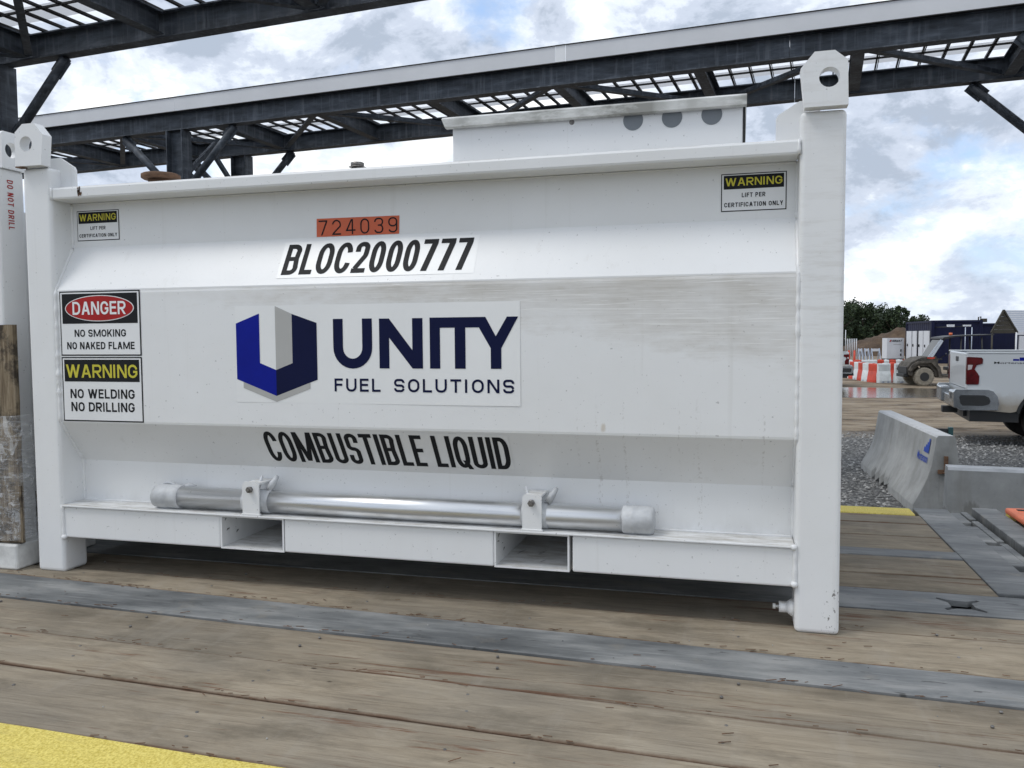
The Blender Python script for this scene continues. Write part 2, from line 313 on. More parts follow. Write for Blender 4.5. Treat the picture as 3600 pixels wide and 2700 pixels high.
def ground():
    m = MT('yard_ground', 0.9)
    gg = m.n('ShaderNodeNewGeometry'); sp = m.n('ShaderNodeSeparateXYZ'); m.l(gg.outputs['Position'], sp.inputs[0])
    wob = m.math('MULTIPLY', m.math('SUBTRACT', m.noise(m.geo((0.25, 1, 1)), 0.5, 5, 0.6), 0.5), 5.0)
    gr = m.math('DIVIDE', m.math('SUBTRACT', 14.3, m.math('ADD', sp.outputs[1], wob)), 1.4, clamp=True)
    vo = m.n('ShaderNodeTexVoronoi'); vo.inputs['Scale'].default_value = 26; m.l(m.geo(), vo.inputs['Vector'])
    hs = m.n('ShaderNodeSeparateColor'); m.l(vo.outputs['Color'], hs.inputs[0])
    gcol = m.ramp(hs.outputs[0], [(0.0, (0.09, 0.092, 0.092)), (0.5, (0.20, 0.20, 0.195)), (0.85, (0.32, 0.318, 0.31)), (1.0, (0.50, 0.50, 0.48))])
    gcol = m.mix(m.ramp(vo.outputs['Distance'], [(0.35, 0.0), (0.75, 0.75)]), gcol, (0.04, 0.04, 0.04))
    a = m.noise(m.geo((0.45, 1.1, 1)), 1.2, 11, 0.74, 0.4); b = m.noise(m.geo(), 4, 9, 0.75)
    dcol = m.ramp(a, [(0.40, (0.070, 0.047, 0.027)), (0.48, (0.195, 0.145, 0.092)), (0.64, (0.34, 0.28, 0.20))])
    dcol = m.mix(m.ramp(b, [(0.5, 0.0), (0.66, 0.55)]), dcol, (0.25, 0.235, 0.21))
    m.col(m.mix(gr, dcol, gcol))
    h = m.math('ADD', m.math('MULTIPLY', m.math('SUBTRACT', 1.0, vo.outputs['Distance']), gr), m.math('MULTIPLY', b, 1.6))
    m.bump(h, 1.0, 0.05); return m.m
M_['ground'] = ground()
def stones():
    m = MT('gravel_stone', 0.85)
    x = m.n('ShaderNodeNewGeometry'); c = m.ramp(x.outputs['Random Per Island'], [(0.0, (0.09, 0.092, 0.095)), (0.45, (0.19, 0.19, 0.186)), (0.85, (0.29, 0.288, 0.28)), (1.0, (0.46, 0.455, 0.44))])
    m.col(c); return m.m
M_['stones'] = stones()
def water():
    m = MT('muddy_water', 0.10); v = m.noise(m.geo((0.8, 3, 1)), 3, 5, 0.6)
    m.col((0.12, 0.10, 0.075)); m.b.inputs['IOR'].default_value = 1.33; m.b.inputs['Specular IOR Level'].default_value = 0.9
    m.bump(v, 0.25, 0.03); return m.m
M_['water'] = water()
def dirt():
    m = MT('spoil_heap_soil', 0.95); a = m.noise(m.geo(), 0.8, 9, 0.7)
    m.col(m.ramp(a, [(0.35, (0.045, 0.027, 0.015)), (0.55, (0.085, 0.053, 0.030)), (0.7, (0.13, 0.088, 0.054))])); m.bump(a, 1.0, 0.3); return m.m
M_['dirt'] = dirt()
def leaves():
    m = MT('dark_foliage', 0.7); x = m.n('ShaderNodeNewGeometry')
    m.col(m.ramp(x.outputs['Random Per Island'], [(0.0, (0.012, 0.024, 0.010)), (0.6, (0.028, 0.052, 0.020)), (1.0, (0.055, 0.085, 0.032))])); return m.m
M_['leaf'] = leaves()
M_['bark'] = simple('tree_bark', (0.05, 0.04, 0.03), 0.9)
def carpaint():
    m = MT('white_car_paint', 0.3)
    m.b.inputs['Coat Weight'].default_value = 0.5
    gg = m.n('ShaderNodeNewGeometry'); sp = m.n('ShaderNodeSeparateXYZ'); m.l(gg.outputs['Position'], sp.inputs[0])
    t = m.math('DIVIDE', m.math('SUBTRACT', m.math('ADD', 0.66, m.math('MULTIPLY', m.noise(m.geo(), 3.5, 6, 0.6), 0.42)), sp.outputs[2]), 0.25, clamp=True)
    m.col(m.mix(m.math('MULTIPLY', t, 0.8), (0.56, 0.59, 0.61), (0.27, 0.22, 0.15))); return m.m
M_['carwhite'] = carpaint()
M_['tail_red'] = simple('red_lens', (0.085, 0.002, 0.004), 0.10, var=0.5, scale=7)
M_['lens_clear'] = simple('clear_lens', (0.5, 0.45, 0.45), 0.15)
M_['chrome'] = simple('scuffed_chrome', (0.38, 0.40, 0.42), 0.22, 0.9, var=0.25, scale=5)
M_['blackplastic'] = simple('black_plastic', (0.018, 0.019, 0.02), 0.5)
M_['tyre'] = simple('tyre_rubber', (0.022, 0.021, 0.020), 0.85, var=0.3, scale=12)
M_['tyre_mud'] = simple('muddy_tyre', (0.25, 0.225, 0.18), 0.9, var=0.3, scale=10)
M_['mud'] = simple('mud_coated_plastic', (0.075, 0.066, 0.054), 0.8, var=0.75, scale=7)
M_['glass'] = simple('dark_glass', (0.02, 0.025, 0.03), 0.08)
M_['glare_glass'] = simple('sky_lit_glass', (0.52, 0.57, 0.64), 0.15)  # pale base colour carries the sky glare on the windscreen
M_['containerblue'] = simple('navy_container_paint', (0.0045, 0.007, 0.034), 0.6, var=0.2, scale=2)
M_['containerblue'].node_tree.nodes['Principled BSDF'].inputs['Specular IOR Level'].default_value = 0.25
M_['door_white'] = simple('white_door_paint', (0.66, 0.68, 0.72), 0.5, var=0.05, scale=2)
M_['whiteplastic'] = simple('white_barrier_plastic', (0.66, 0.70, 0.71), 0.45, var=0.18, scale=4)
M_['redplastic'] = simple('red_barrier_plastic', (0.56, 0.055, 0.025), 0.45, var=0.2, scale=4)
M_['greyplastic'] = simple('grey_roof_sheet', (0.46, 0.52, 0.62), 0.35, 0.3, var=0.05)
M_['gable'] = simple('olive_gable_board', (0.048, 0.044, 0.034), 0.8, var=0.3, scale=3)
M_['amber'] = simple('amber_beacon', (0.75, 0.16, 0.05), 0.3)
M_['orange'] = simple('orange_plastic', (0.62, 0.14, 0.05), 0.5, var=0.15, scale=9)
M_['teal'] = simple('teal_metal', (0.035, 0.09, 0.095), 0.4, 0.3)
def oldwood():
    m = MT('brown_rotten_wood', 0.9); g_ = m.noise(m.geo((60, 60, 4)), 1.0, 6, 0.7, .6); b_ = m.noise(m.geo((5, 5, 5), (2, 2, 2)), 1.0, 7, 0.7)
    c = m.ramp(g_, [(0.35, (0.075, 0.050, 0.030)), (0.5, (0.20, 0.155, 0.10)), (0.65, (0.32, 0.265, 0.19))])
    c = m.mix(m.ramp(b_, [(0.48, 0.0), (0.56, 0.85)]), c, (0.022, 0.016, 0.012)); m.col(c); m.bump(g_, .6, .01); return m.m
M_['oldwood'] = oldwood()
M_['whitewood'] = simple('white_painted_timber', (0.66, 0.66, 0.64), 0.7, var=0.18, scale=16, bump=0.4)
def film():
    m = MT('clear_stretch_film', 0.18)
    v = m.noise(m.geo((14, 14, 55), (0, 0, 0), (0.35, 0.25, 0)), 1.0, 6, 0.7, 1.2); w = m.noise(m.geo((20, 20, 9), (3, 3, 3), (0.9, 0, 0)), 1.0, 5, 0.7, 2.0)
    m.col((0.78, 0.80, 0.82))
    a = m.math('ADD', m.ramp(v, [(0.48, 0.10), (0.70, 0.50)]), m.ramp(w, [(0.575, 0.0), (0.61, 0.30)]), clamp=True)
    m.l(a, m.b.inputs['Alpha']); m.bump(v, 0.6, 0.01); return m.m
M_['film'] = film()

# ------------------------------------------------------------------ building helpers
MW = {}
def setp(o, label=None, cat=None, group=None, kind=None):
    if label: o['label'] = label
    if cat: o['category'] = cat
    if group: o['group'] = group
    if kind: o['kind'] = kind
    return o
def thing(name, label, cat, loc=(0, 0, 0), rz=0.0, group=None, scale=1.0):
    o = bpy.data.objects.new(name, None); COL.objects.link(o); o.empty_display_size = 0.2
    o.location = loc; o.rotation_euler = (0, 0, rz); o.scale = (scale,)*3
    return setp(o, label, cat, group)
def finish(bm, name, mats, parent=None, world=False, smooth=False, auto=None):
    """link one mesh; with world=True the bmesh is in world space and is moved into the parent's frame"""
    me = bpy.data.meshes.new(name)
    bmesh.ops.recalc_face_normals(bm, faces=bm.faces[:]) if auto is None else None
    bm.to_mesh(me); bm.free()
    for m in (mats if isinstance(mats, (list, tuple)) else [mats]): me.materials.append(m)
    if smooth:
        for p in me.polygons: p.use_smooth = True
    o = bpy.data.objects.new(name, me); COL.objects.link(o)
    if parent is not None:
        o.parent = parent
        if world:
            r = parent
            while r.parent: r = r.parent
            mw = Matrix.LocRotScale(r.location, r.rotation_euler, r.scale)
            me.transform(mw.inverted())
    return o
def NB(): return bmesh.new()
def box(bm, x0, x1, y0, y1, z0, z1, bev=0.0, mi=0, seg=2):
    r = bmesh.ops.create_cube(bm, size=1.0)
    vs = r['verts']
    for v in vs:
        v.co = Vector(((x0+x1)/2 + v.co.x*(x1-x0), (y0+y1)/2 + v.co.y*(y1-y0), (z0+z1)/2 + v.co.z*(z1-z0)))
    fs = list({f for v in vs for f in v.link_faces})
    for f in fs: f.material_index = mi
    if bev > 0:
        es = list({e for v in vs for e in v.link_edges})
        rr = bmesh.ops.bevel(bm, geom=es, offset=bev, segments=seg, affect='EDGES', profile=0.5)
        for f in rr['faces']: f.material_index = mi
    return bm
def obox(bm, a, b, w, h, up=Vector((0, 0, 1)), mi=0):
    """bar of section w x h from a to b"""
    a = Vector(a); b = Vector(b); d = (b-a).normalized(); s = d.cross(up).normalized(); u = s.cross(d)
    vs = []
    for p in (a, b):
        for i, j in ((-1, -1), (1, -1), (1, 1), (-1, 1)): vs.append(bm.verts.new(p + s*(i*w/2) + u*(j*h/2)))
    for q in ((0, 1, 2, 3), (7, 6, 5, 4), (0, 4, 5, 1), (1, 5, 6, 2), (2, 6, 7, 3), (3, 7, 4, 0)):
        bm.faces.new([vs[i] for i in q]).material_index = mi
    return bm
def extr(bm, a, b, prof, up=Vector((0, 0, 1)), mi=0):
    """extrude a closed 2-D profile (side, up) from a to b"""
    a = Vector(a); b = Vector(b); d = (b-a).normalized(); s = d.cross(up).normalized(); u = s.cross(d)
    A = [bm.verts.new(a + s*p[0] + u*p[1]) for p in prof]; B = [bm.verts.new(b + s*p[0] + u*p[1]) for p in prof]
    n = len(prof)
    for i in range(n): bm.faces.new((A[i], A[(i+1) % n], B[(i+1) % n], B[i])).material_index = mi
    bm.faces.new(A[::-1]).material_index = mi; bm.faces.new(B).material_index = mi
    return bm
def ibeam(bm, a, b, w, h, tf=0.014, tw=0.010, up=Vector((0, 0, 1)), mi=0, mf=None):
    x, y, t, v = w/2, h/2, tw/2, tf
    pr = [(-x, -y), (x, -y), (x, -y+v), (t, -y+v), (t, y-v), (x, y-v), (x, y), (-x, y), (-x, y-v), (-t, y-v), (-t, -y+v), (-x, -y+v)]
    return extr(bm, a, b, pr, up, mi)
def tube(bm, pts, r, n=12, cap=True, mi=0, rs=None):
    pts = [Vector(p) for p in pts]; rings = []
    for i, p in enumerate(pts):
        d = (pts[min(i+1, len(pts)-1)] - pts[max(i-1, 0)]).normalized()
        ref = Vector((0, 0, 1)) if abs(d.z) < 0.9 else Vector((1, 0, 0))
        s = d.cross(ref).normalized(); u = s.cross(d); rr = rs[i] if rs else r
        rings.append([bm.verts.new(p + (s*math.cos(2*math.pi*k/n) + u*math.sin(2*math.pi*k/n))*rr) for k in range(n)])
    for i in range(len(rings)-1):
        for k in range(n):
            f = bm.faces.new((rings[i][k], rings[i][(k+1) % n], rings[i+1][(k+1) % n], rings[i+1][k])); f.smooth = True; f.material_index = mi
    if cap:
        bm.faces.new(rings[0][::-1]).material_index = mi; bm.faces.new(rings[-1]).material_index = mi
    return bm
def prism(bm, pts, t, mi=0, hole=None):
    """closed 3-D polygon pts (list of Vector) given thickness vector t; hole = list of points on it"""
    pts = [Vector(p) for p in pts]; t = Vector(t)
    if hole is None:
        A = [bm.verts.new(p) for p in pts]; B = [bm.verts.new(p+t) for p in pts]; n = len(pts)
        bm.faces.new(A).material_index = mi; bm.faces.new(B[::-1]).material_index = mi
        for i in range(n): bm.faces.new((A[i], B[i], B[(i+1) % n], A[(i+1) % n])).material_index = mi
        return bm
    hole = [Vector(p) for p in hole]
    for off, fl in ((Vector(), 0), (t, 1)):
        es = []
        for lp in (pts, hole):
            V = [bm.verts.new(p+off) for p in lp]
            es += [bm.edges.new((V[i], V[(i+1) % len(V)])) for i in range(len(V))]
        r = bmesh.ops.triangle_fill(bm, use_beauty=True, edges=es)
        for g in r['geom']:
            if isinstance(g, bmesh.types.BMFace): g.material_index = mi
    for lp in (pts, hole):
        for i in range(len(lp)):
            a, b = lp[i], lp[(i+1) % len(lp)]
            bm.faces.new([bm.verts.new(q) for q in (a, b, b+t, a+t)]).material_index = mi
    bmesh.ops.remove_doubles(bm, verts=bm.verts[:], dist=1e-5)
    return bm
def circ(c, r, ax1, ax2, n=20):
    c = Vector(c); ax1 = Vector(ax1); ax2 = Vector(ax2)
    return [c + ax1*(r*math.cos(2*math.pi*i/n)) + ax2*(r*math.sin(2*math.pi*i/n)) for i in range(n)]
def poly(bm, pts, mi=0):
    f = bm.faces.new([bm.verts.new(Vector(p)) for p in pts]); f.material_index = mi; return f
def text2d(bm, body, x0, x1, y0, y1, mp, bold=0.0, shear=0.0, mi=0, space=1.0):
    """flat lettering fitted to the rectangle x0..x1, y0..y1 and laid on a surface by mp(x, y)"""
    cu = bpy.data.curves.new('t', 'FONT'); cu.body = body; cu.offset = bold; cu.shear = shear; cu.space_character = space; cu.resolution_u = 3
    cu.fill_mode = 'FRONT'
    to = bpy.data.objects.new('t', cu); COL.objects.link(to)
    dg = bpy.context.evaluated_depsgraph_get(); dg.update()
    me = bpy.data.meshes.new_from_object(to.evaluated_get(dg))
    bpy.data.objects.remove(to); bpy.data.curves.remove(cu)
    if not me.vertices: return
    xs = [v.co.x for v in me.vertices]; ys = [v.co.y for v in me.vertices]
    a, b, c, d = min(xs), max(xs), min(ys), max(ys)
    V = [bm.verts.new(mp(x0 + (v.co.x-a)/(b-a)*(x1-x0), y0 + (v.co.y-c)/(d-c)*(y1-y0))) for v in me.vertices]
    for p in me.polygons:
        try: bm.faces.new([V[i] for i in p.vertices]).material_index = mi
        except ValueError: pass
    bpy.data.meshes.remove(me)

# ---- a plain condensed sans, drawn as strokes
def _arc(cx, cy, rx, ry, a0, a1, n=7): return [(cx+rx*math.cos(rad(a0+(a1-a0)*i/n)), cy+ry*math.sin(rad(a0+(a1-a0)*i/n))) for i in range(n+1)]
GW = dict(zip('ABCDEFGHIKLMNOPQRSTUWY 0234579', (.62, .56, .57, .57, .48, .46, .58, .58, .17, .58, .46, .84, .58, .58, .54, .58, .57, .54, .54, .57, .90, .60, .20, .50, .50, .50, .54, .50, .50, .50)))
def glyph(ch, W_, t):
    l, r, b, T = t/2, W_-t/2, t/2, 1-t/2; q = min((r-l)/2, .30); X_ = (r-l)/2*.98; Y_ = min(.34, max(X_, .30)); U_ = min(X_, .30)*1.0; P = []; S = lambda p, c=False: P.append(('s', p, c)); Q = lambda p: P.append(('p', p))
    bar = lambda x0, y0, x1, y1: Q([(x0, y0), (x1, y0), (x1, y1), (x0, y1)]); th = t*1.16
    sl = lambda x0, y0, x1, y1, h=None: Q([(x0-(h or th)/2, y0), (x0+(h or th)/2, y0), (x1+(h or th)/2, y1), (x1-(h or th)/2, y1)])
    RR = _arc(r-X_, T-Y_, X_, Y_, 0, 90) + _arc(l+X_, T-Y_, X_, Y_, 90, 180) + _arc(l+X_, b+Y_, X_, Y_, 180, 270) + _arc(r-X_, b+Y_, X_, Y_, 270, 360)
    CC = _arc(r-X_, T-Y_, X_, Y_, 0 if ch == 'x' else 8, 90) + _arc(l+X_, T-Y_, X_, Y_, 90, 180) + _arc(l+X_, b+Y_, X_, Y_, 180, 270) + _arc(r-X_, b+Y_, X_, Y_, 270, 352)
    if ch in 'O0Q': S(RR, True)
    if ch == 'Q': sl(W_*.95, -.04, W_*.62, .24, t)
    if ch == 'C': S(CC)
    if ch == 'G': S(CC[:-2] + [(r, .30), (r, .46), (W_*.55, .46)])
    if ch == 'S':
        k = min(q, .21); S([(r, .70)] + _arc(r-k, T-k, k, k, 0, 90) + _arc(l+k, T-k, k, k, 90, 180) + _arc(l+k, .5+k, k, k, 180, 270)[1:] + _arc(r-k, .5-k, k, k, 90, 0) + _arc(r-k, b+k, k, k, 0, -90) + _arc(l+k, b+k, k, k, 270, 180) + [(l, .30)])
    if ch == 'D': S([(l, b), (l, T)] + _arc(r-X_*1.15, T-Y_, X_*1.15, Y_, 90, 0) + _arc(r-X_*1.15, b+Y_, X_*1.15, Y_, 0, -90), True)
    if ch == 'B':
        k = min(q, .19); S([(l, b), (l, T)] + _arc(r-k-.01, T-k, k, k, 90, -20) + [(r-.035, .52)] + _arc(r-k, b+k, k, k, 20, -90), True); bar(t*.95, .52-t*.45, r-t*.5, .52+t*.45)
    if ch in 'RP':
        k = min(q, .22); bar(0, 0, t, 1); S([(t*.9, T)] + _arc(r-k, T-k, k, k, 90, 0) + _arc(r-k, .46+k, k, k, 0, -90) + [(t*.9, .46)])
        if ch == 'R': sl(W_-t*.55, 0, W_*.50, .46-t*.4)
    if ch in 'EFL':
        bar(0, 0, t, 1)
        if ch != 'F': bar(t, 0, W_, t)
        if ch != 'L': bar(t, 1-t, W_, 1); bar(t, .52-t/2, W_*.93, .52+t/2)
    if ch == 'T': bar(0, 1-t, W_, 1); bar(W_/2-t/2, 0, W_/2+t/2, 1-t)
    if ch == 'I': bar(W_/2-t/2, 0, W_/2+t/2, 1)
    if ch == 'H': bar(0, 0, t, 1); bar(W_-t, 0, W_, 1); bar(t, .52-t/2, W_-t, .52+t/2)
    if ch == 'N': bar(0, 0, t, 1); bar(W_-t, 0, W_, 1); sl(W_-t*.62, 0, t*.62, 1, t*1.2)
    if ch == 'M': bar(0, 0, t, 1); bar(W_-t, 0, W_, 1); sl(W_/2, .05, t*.6, 1, t*1.05); sl(W_/2, .05, W_-t*.6, 1, t*1.05)
    if ch == 'K': bar(0, 0, t, 1); sl(t*.9, .34, W_-th/2, 1); sl(W_-th/2, 0, W_*.45, .60)
    if ch == 'A': sl(th/2, 0, W_/2-th*.08, 1); sl(W_-th/2, 0, W_/2+th*.08, 1); bar(W_*.26, .24, W_*.74, .24+t*.9)
    if ch == 'U': S([(l, 1)] + _arc(l+q, b+q, q, q, 180, 270) + _arc(r-q, b+q, q, q, 270, 360) + [(r, 1)])
    if ch == 'W': u = (W_-th)/4; sl(th/2+u, 0, th/2, 1); sl(th/2+u, 0, th/2+2*u, 1); sl(th/2+3*u, 0, th/2+2*u, 1); sl(th/2+3*u, 0, th/2+4*u, 1)
    if ch == 'Y': sl(W_/2, .42, th/2, 1); sl(W_/2, .42, W_-th/2, 1); bar(W_/2-t/2, 0, W_/2+t/2, .46)
    if ch == '7': bar(0, 1-t, W_, 1); sl(W_*.34, 0, W_-th/2, 1-t)
    if ch == '4': sl(th*.5, .25, W_*.62, 1); bar(0, .22, W_, .22+t); bar(W_*.62, 0, W_*.62+t, 1)
    if ch == '2': S([(l, .68)] + _arc(l+q, T-q, q, q, 180, 90) + _arc(r-q, T-q, q, q, 90, 0) + _arc(r-q, .64, q, .20, 0, -45) + [(l+.02, t*.95)]); bar(0, 0, W_, t)
    if ch == '3': k = min(q, .21); S([(l, .74)] + _arc(l+k, T-k, k, k, 170, 90) + _arc(r-k, T-k, k, k, 90, 0) + _arc(r-k, .52+k, k, k, 0, -90) + [(W_*.4, .52)]); S([(W_*.45, .52)] + _arc(r-k, .52-k, k, k, 90, 0) + _arc(r-k, b+k, k, k, 0, -90) + _arc(l+k, b+k, k, k, 270, 190))
    if ch == '9': k = min(q, .24); S(_arc(r-k, T-k, k, k, 0, 90) + _arc(l+k, T-k, k, k, 90, 180) + _arc(l+k, .44+k, k, k, 180, 270) + _arc(r-k, .44+k, k, k, 270, 360), True); S([(r, T-k)] + _arc(r-k, b+k, k, k, 0, -90) + _arc(l+k, b+k, k, k, 270, 200))
    return P
def stroke2(pts, t, closed):
    n = len(pts); out = []; h = t/2
    pp = [pts[0]]
    for p in pts[1:]:
        if math.hypot(p[0]-pp[-1][0], p[1]-pp[-1][1]) > 1e-4: pp.append(p)
    if closed and math.hypot(pp[0][0]-pp[-1][0], pp[0][1]-pp[-1][1]) < 1e-4: pp.pop()
    n = len(pp); L_, R_ = [], []
    for i in range(n):
        a = pp[i-1] if (i or closed) else None; c = pp[(i+1) % n] if (i < n-1 or closed) else None; p = pp[i]
        d = []
        for u, v in ((a, p), (p, c)):
            if u is None or v is None: continue
            ll = math.hypot(v[0]-u[0], v[1]-u[1]); d.append(((v[0]-u[0])/ll, (v[1]-u[1])/ll))
        ns = [(-y, x) for x, y in d]; mx_ = sum(k[0] for k in ns)/len(ns); my_ = sum(k[1] for k in ns)/len(ns); m2 = max(.25, mx_*mx_+my_*my_)
        mx_, my_ = mx_/m2*h, my_/m2*h
        L_.append((p[0]+mx_, p[1]+my_)); R_.append((p[0]-mx_, p[1]-my_))
    for i in range(n if closed else n-1):
        j = (i+1) % n; out.append([L_[i], R_[i], R_[j], L_[j]])
    return out
def sign(bm, body, x0, x1, y0, y1, mp, t=.17, gap=.13, mi=0):
    H_ = y1-y0; body = body.upper(); k = ((x1-x0)/H_ - gap*(len(body)-1))/sum(GW[c] for c in body)
    o = mp(x0, y0); ex = (mp(x1, y0)-o).normalized(); ey = (mp(x0, y1)-o).normalized(); nr = ex.cross(ey).normalized()
    if nr.dot(CP-o) < 0: nr = -nr
    x = 0.0; lift = 0
    for ch in body:
        W_ = GW[ch]*k if ch != 'I' else max(t, GW[ch]*min(k, 1.1))
        for g_ in glyph(ch, W_, t):
            polys = stroke2(g_[1], t, g_[2]) if g_[0] == 's' else [g_[1]]
            lift = (lift+1) % 8
            for pl in polys: poly(bm, [mp(x0+(x+a)*H_, y0+b_*H_) + nr*(lift*3.5e-5) for a, b_ in pl], mi)
        x += GW[ch]*k+gap
def copy_tree(root, loc=None, rz=None, label=None, scale=None):
    r = root.copy(); COL.objects.link(r)
    if loc is not None: r.location = loc
    if rz is not None: r.rotation_euler = (0, 0, rz)
    if scale is not None: r.scale = scale
    if label: r['label'] = label
    for ch in list(root.children):
        c = ch.copy(); COL.objects.link(c); c.parent = r
        for g in list(ch.children):
            e = g.copy(); COL.objects.link(e); e.parent = c
    return r
def struct(bm, name, mats, **k):
    o = finish(bm, name, mats, **k); o['kind'] = 'structure'; return o

# ------------------------------------------------------------------ ground
bm = NB()
xs = [-900, -300, -80, -30, -12, -4, 0, 3, 6, 9, 12, 16, 22, 30, 60, 200, 1200]
ys = [-200, -40, -10, -3, 0, 3, 6, 9, 12, 15, 19, 24, 30, 40, 60, 100, 200, 500, 2500]
grid = [[bm.verts.new((x, y, 0)) for x in xs] for y in ys]
for j in range(len(ys)-1):
    for i in range(len(xs)-1): bm.faces.new((grid[j][i], grid[j][i+1], grid[j+1][i+1], grid[j+1][i]))
struct(bm, 'ground', M_['ground'])
# loose gravel between the trailer and the track
bm = NB()
rg = random.Random(3)
for i in range(17000):
    y = 2.6 + 11.2*rg.random()**1.3; x = 2.6 + (8.2)*rg.random()
    s = rg.uniform(0.010, 0.032)
    c = Vector((x, y, s*0.3)); rot = Matrix.Rotation(rg.uniform(0, 6.28), 3, 'Z')
    pts = [Vector((1, 0, 0)), Vector((0, 1, 0)), Vector((-1, .1, 0)), Vector((-.1, -1, 0)), Vector((.1, .1, .8)), ]
    V = [bm.verts.new(c + rot @ Vector((p.x*s*rg.uniform(.7, 1.3), p.y*s*rg.uniform(.6, 1.1), p.z*s))) for p in pts]
    for a, b in ((0, 1), (1, 2), (2, 3), (3, 0)): bm.faces.new((V[a], V[b], V[4]))
o = finish(bm, 'gravel', M_['stones'], auto=False)
setp(o, 'loose grey gravel spread on the ground beyond the trailer', 'gravel', kind='stuff')
def blob(cx, cy, rx, ry, seed, n=64, amp=0.35):
    out = []
    for i in range(n):
        t = 2*math.pi*i/n; k = 1 + amp*noise.noise(Vector((math.cos(t)*1.6+seed, math.sin(t)*1.6, seed*.7))) + 0.12*noise.noise(Vector((math.cos(t)*6+seed, math.sin(t)*6, 3)))
        out.append((cx + rx*k*math.cos(t), cy + ry*k*math.sin(t), 0.004))
    return out
bm = NB(); poly(bm, blob(6.6, 25.3, 5.2, 2.1, 1.3)); struct(bm, 'puddle', M_['water'])

# ------------------------------------------------------------------ trailer
tr = thing('flatbed_trailer', 'flatbed trailer with weathered timber deck, steel strips and yellow edges under the white tank', 'trailer', (0, 0, 0))
def dk(x, y, z=0.0): return Vector((x, y, z+DZ))
def board(x0, x1, ya, yb, mat, name, t=0.045, dz=0.0, gap=0.002, bev=0.004, wob=0.0):
    """deck piece; ya, yb are (value at x=0, slope) of its near and far edges"""
    bm = NB(); n = 28 if wob else 6
    rows = []
    for i in range(n+1):
        x = x0 + (x1-x0)*i/n
        y0 = ya[0]+ya[1]*x + gap + wob*noise.noise(Vector((x*7, ya[0]*9, 0))); y1 = yb[0]+yb[1]*x - gap + wob*noise.noise(Vector((x*7, yb[0]*9, 5)))
        zz = dz + (0.0016*noise.noise(Vector((x*.8, ya[0]*5, 2))) if mat is M_['plank'] else 0)
        rows.append([dk(x, y0, zz-t), dk(x, y0, zz-bev), dk(x, y0+bev, zz), dk(x, y1-bev, zz), dk(x, y1, zz-bev), dk(x, y1, zz-t)])
    V = [[bm.verts.new(p) for p in r] for r in rows]
    uvl = bm.loops.layers.uv.new('uv'); vv = [0.0, 0.0, 0.03, 0.97, 1.0, 1.0]
    for i in range(n):
        for k in range(6):
            k2 = (k+1) % 6
            f = bm.faces.new((V[i][k], V[i+1][k], V[i+1][k2], V[i][k2]))
            for lp, (a, b) in zip(f.loops, ((i, k), (i+1, k), (i+1, k2), (i, k2))): lp[uvl].uv = (a/n, vv[b])
    for q in (V[0][::-1], V[-1]):
        f = bm.faces.new(q)
        for lp in f.loops: lp[uvl].uv = (0, 0.5)
    return finish(bm, name, mat, tr, world=True)
E_ = {  # deck lines: (y at x=0, slope)
 'near': (-1.42, -0.012), 'yel': (-1.10, -0.012), 'p3': (-0.78, -0.036), 'p2': (-0.555, -0.031), 'sb': (-0.300, -0.033), 'st': (-0.075, -0.046),
 'u1': (0.060, 0.002), 's2b': (0.292, 0.004), 's2t': (0.575, -0.009), 'q1': (0.755, 0.0), 's3b': (1.03, 0.0), 's3t': (1.155, 0.0), 'q2': (1.42, 0.0), 'q3': (1.69, 0.0), 'yf': (1.885, 0.0), 'far': (2.055, 0.0)}
XL, XR = -7.5, 7.5
def strip(name, mat, a, b, x0=XL, x1=XR, **k): return board(x0, x1, E_[a], E_[b], M_[mat], name, **k)
random.seed(5)
for a, b, cuts in (('yel', 'p3', [-3.1]), ('p3', 'p2', [-1.4, 5.2]), ('p2', 'sb', [-4.2]), ('st', 'u1', [-2.2, 5.8]), ('u1', 's2b', [-3.6])):
    xx = [XL] + cuts + [XR]
    for i in range(len(xx)-1): strip('plank', 'plank', a, b, xx[i]+0.002, xx[i+1]-0.002, dz=random.uniform(-0.003, 0.002), gap=0.004, wob=0.0045)
for a, b in (('s2t', 'q1'), ('q1', 's3b'), ('s3t', 'q2'), ('q2', 'q3'), ('q3', 'yf')):
    strip('plank', 'plank', a, b, XL, 3.583, dz=random.uniform(-0.004, 0.001), gap=0.003, wob=0.002)
    strip('plank', 'plank', a, b, 4.015, XR, dz=random.uniform(-0.004, 0.001), gap=0.003, wob=0.002)
strip('steel_strip', 'decksteel', 'sb', 'st', dz=0.003, bev=.0025)
strip('steel_strip', 'decksteel', 's3b', 's3t', XL, 3.584, dz=0.001)
# steel strip with the cross-shaped lashing hole
bm = NB()
hx, hy = 3.437, 0.418
star = [(-.028, .045), (-.066, .066), (-.072, .052), (-.040, .018), (-.040, -.030), (-.068, -.056), (-.060, -.070), (-.026, -.046), (.020, -.046), (.056, -.072), (.064, -.060), (.036, -.022), (.034, .022), (.066, .050), (.060, .064), (.026, .040)]
y_ = lambda k, x: E_[k][0] + E_[k][1]*x
outer = [dk(XL, y_('s2b', XL)+.002, -.001), dk(3.745, y_('s2b', 3.745)+.002, -.001), dk(3.745, y_('s2t', 3.745)-.002, -.001), dk(XL, y_('s2t', XL)-.002, -.001)]
prism(bm, outer, (0, 0, -0.02), hole=[dk(hx+a, hy+b, -.001) for a, b in star])
finish(bm, 'steel_strip', M_['decksteel'], tr, world=True)
bm = NB(); box(bm, hx-.12, hx+.12, hy-.11, hy+.11, DZ-.12, DZ-.10); box(bm, hx-.05, hx+.05, hy-.005, hy+.06, DZ-.06, DZ-.03)
finish(bm, 'lashing_pocket', M_['decksteel'], tr, world=True)
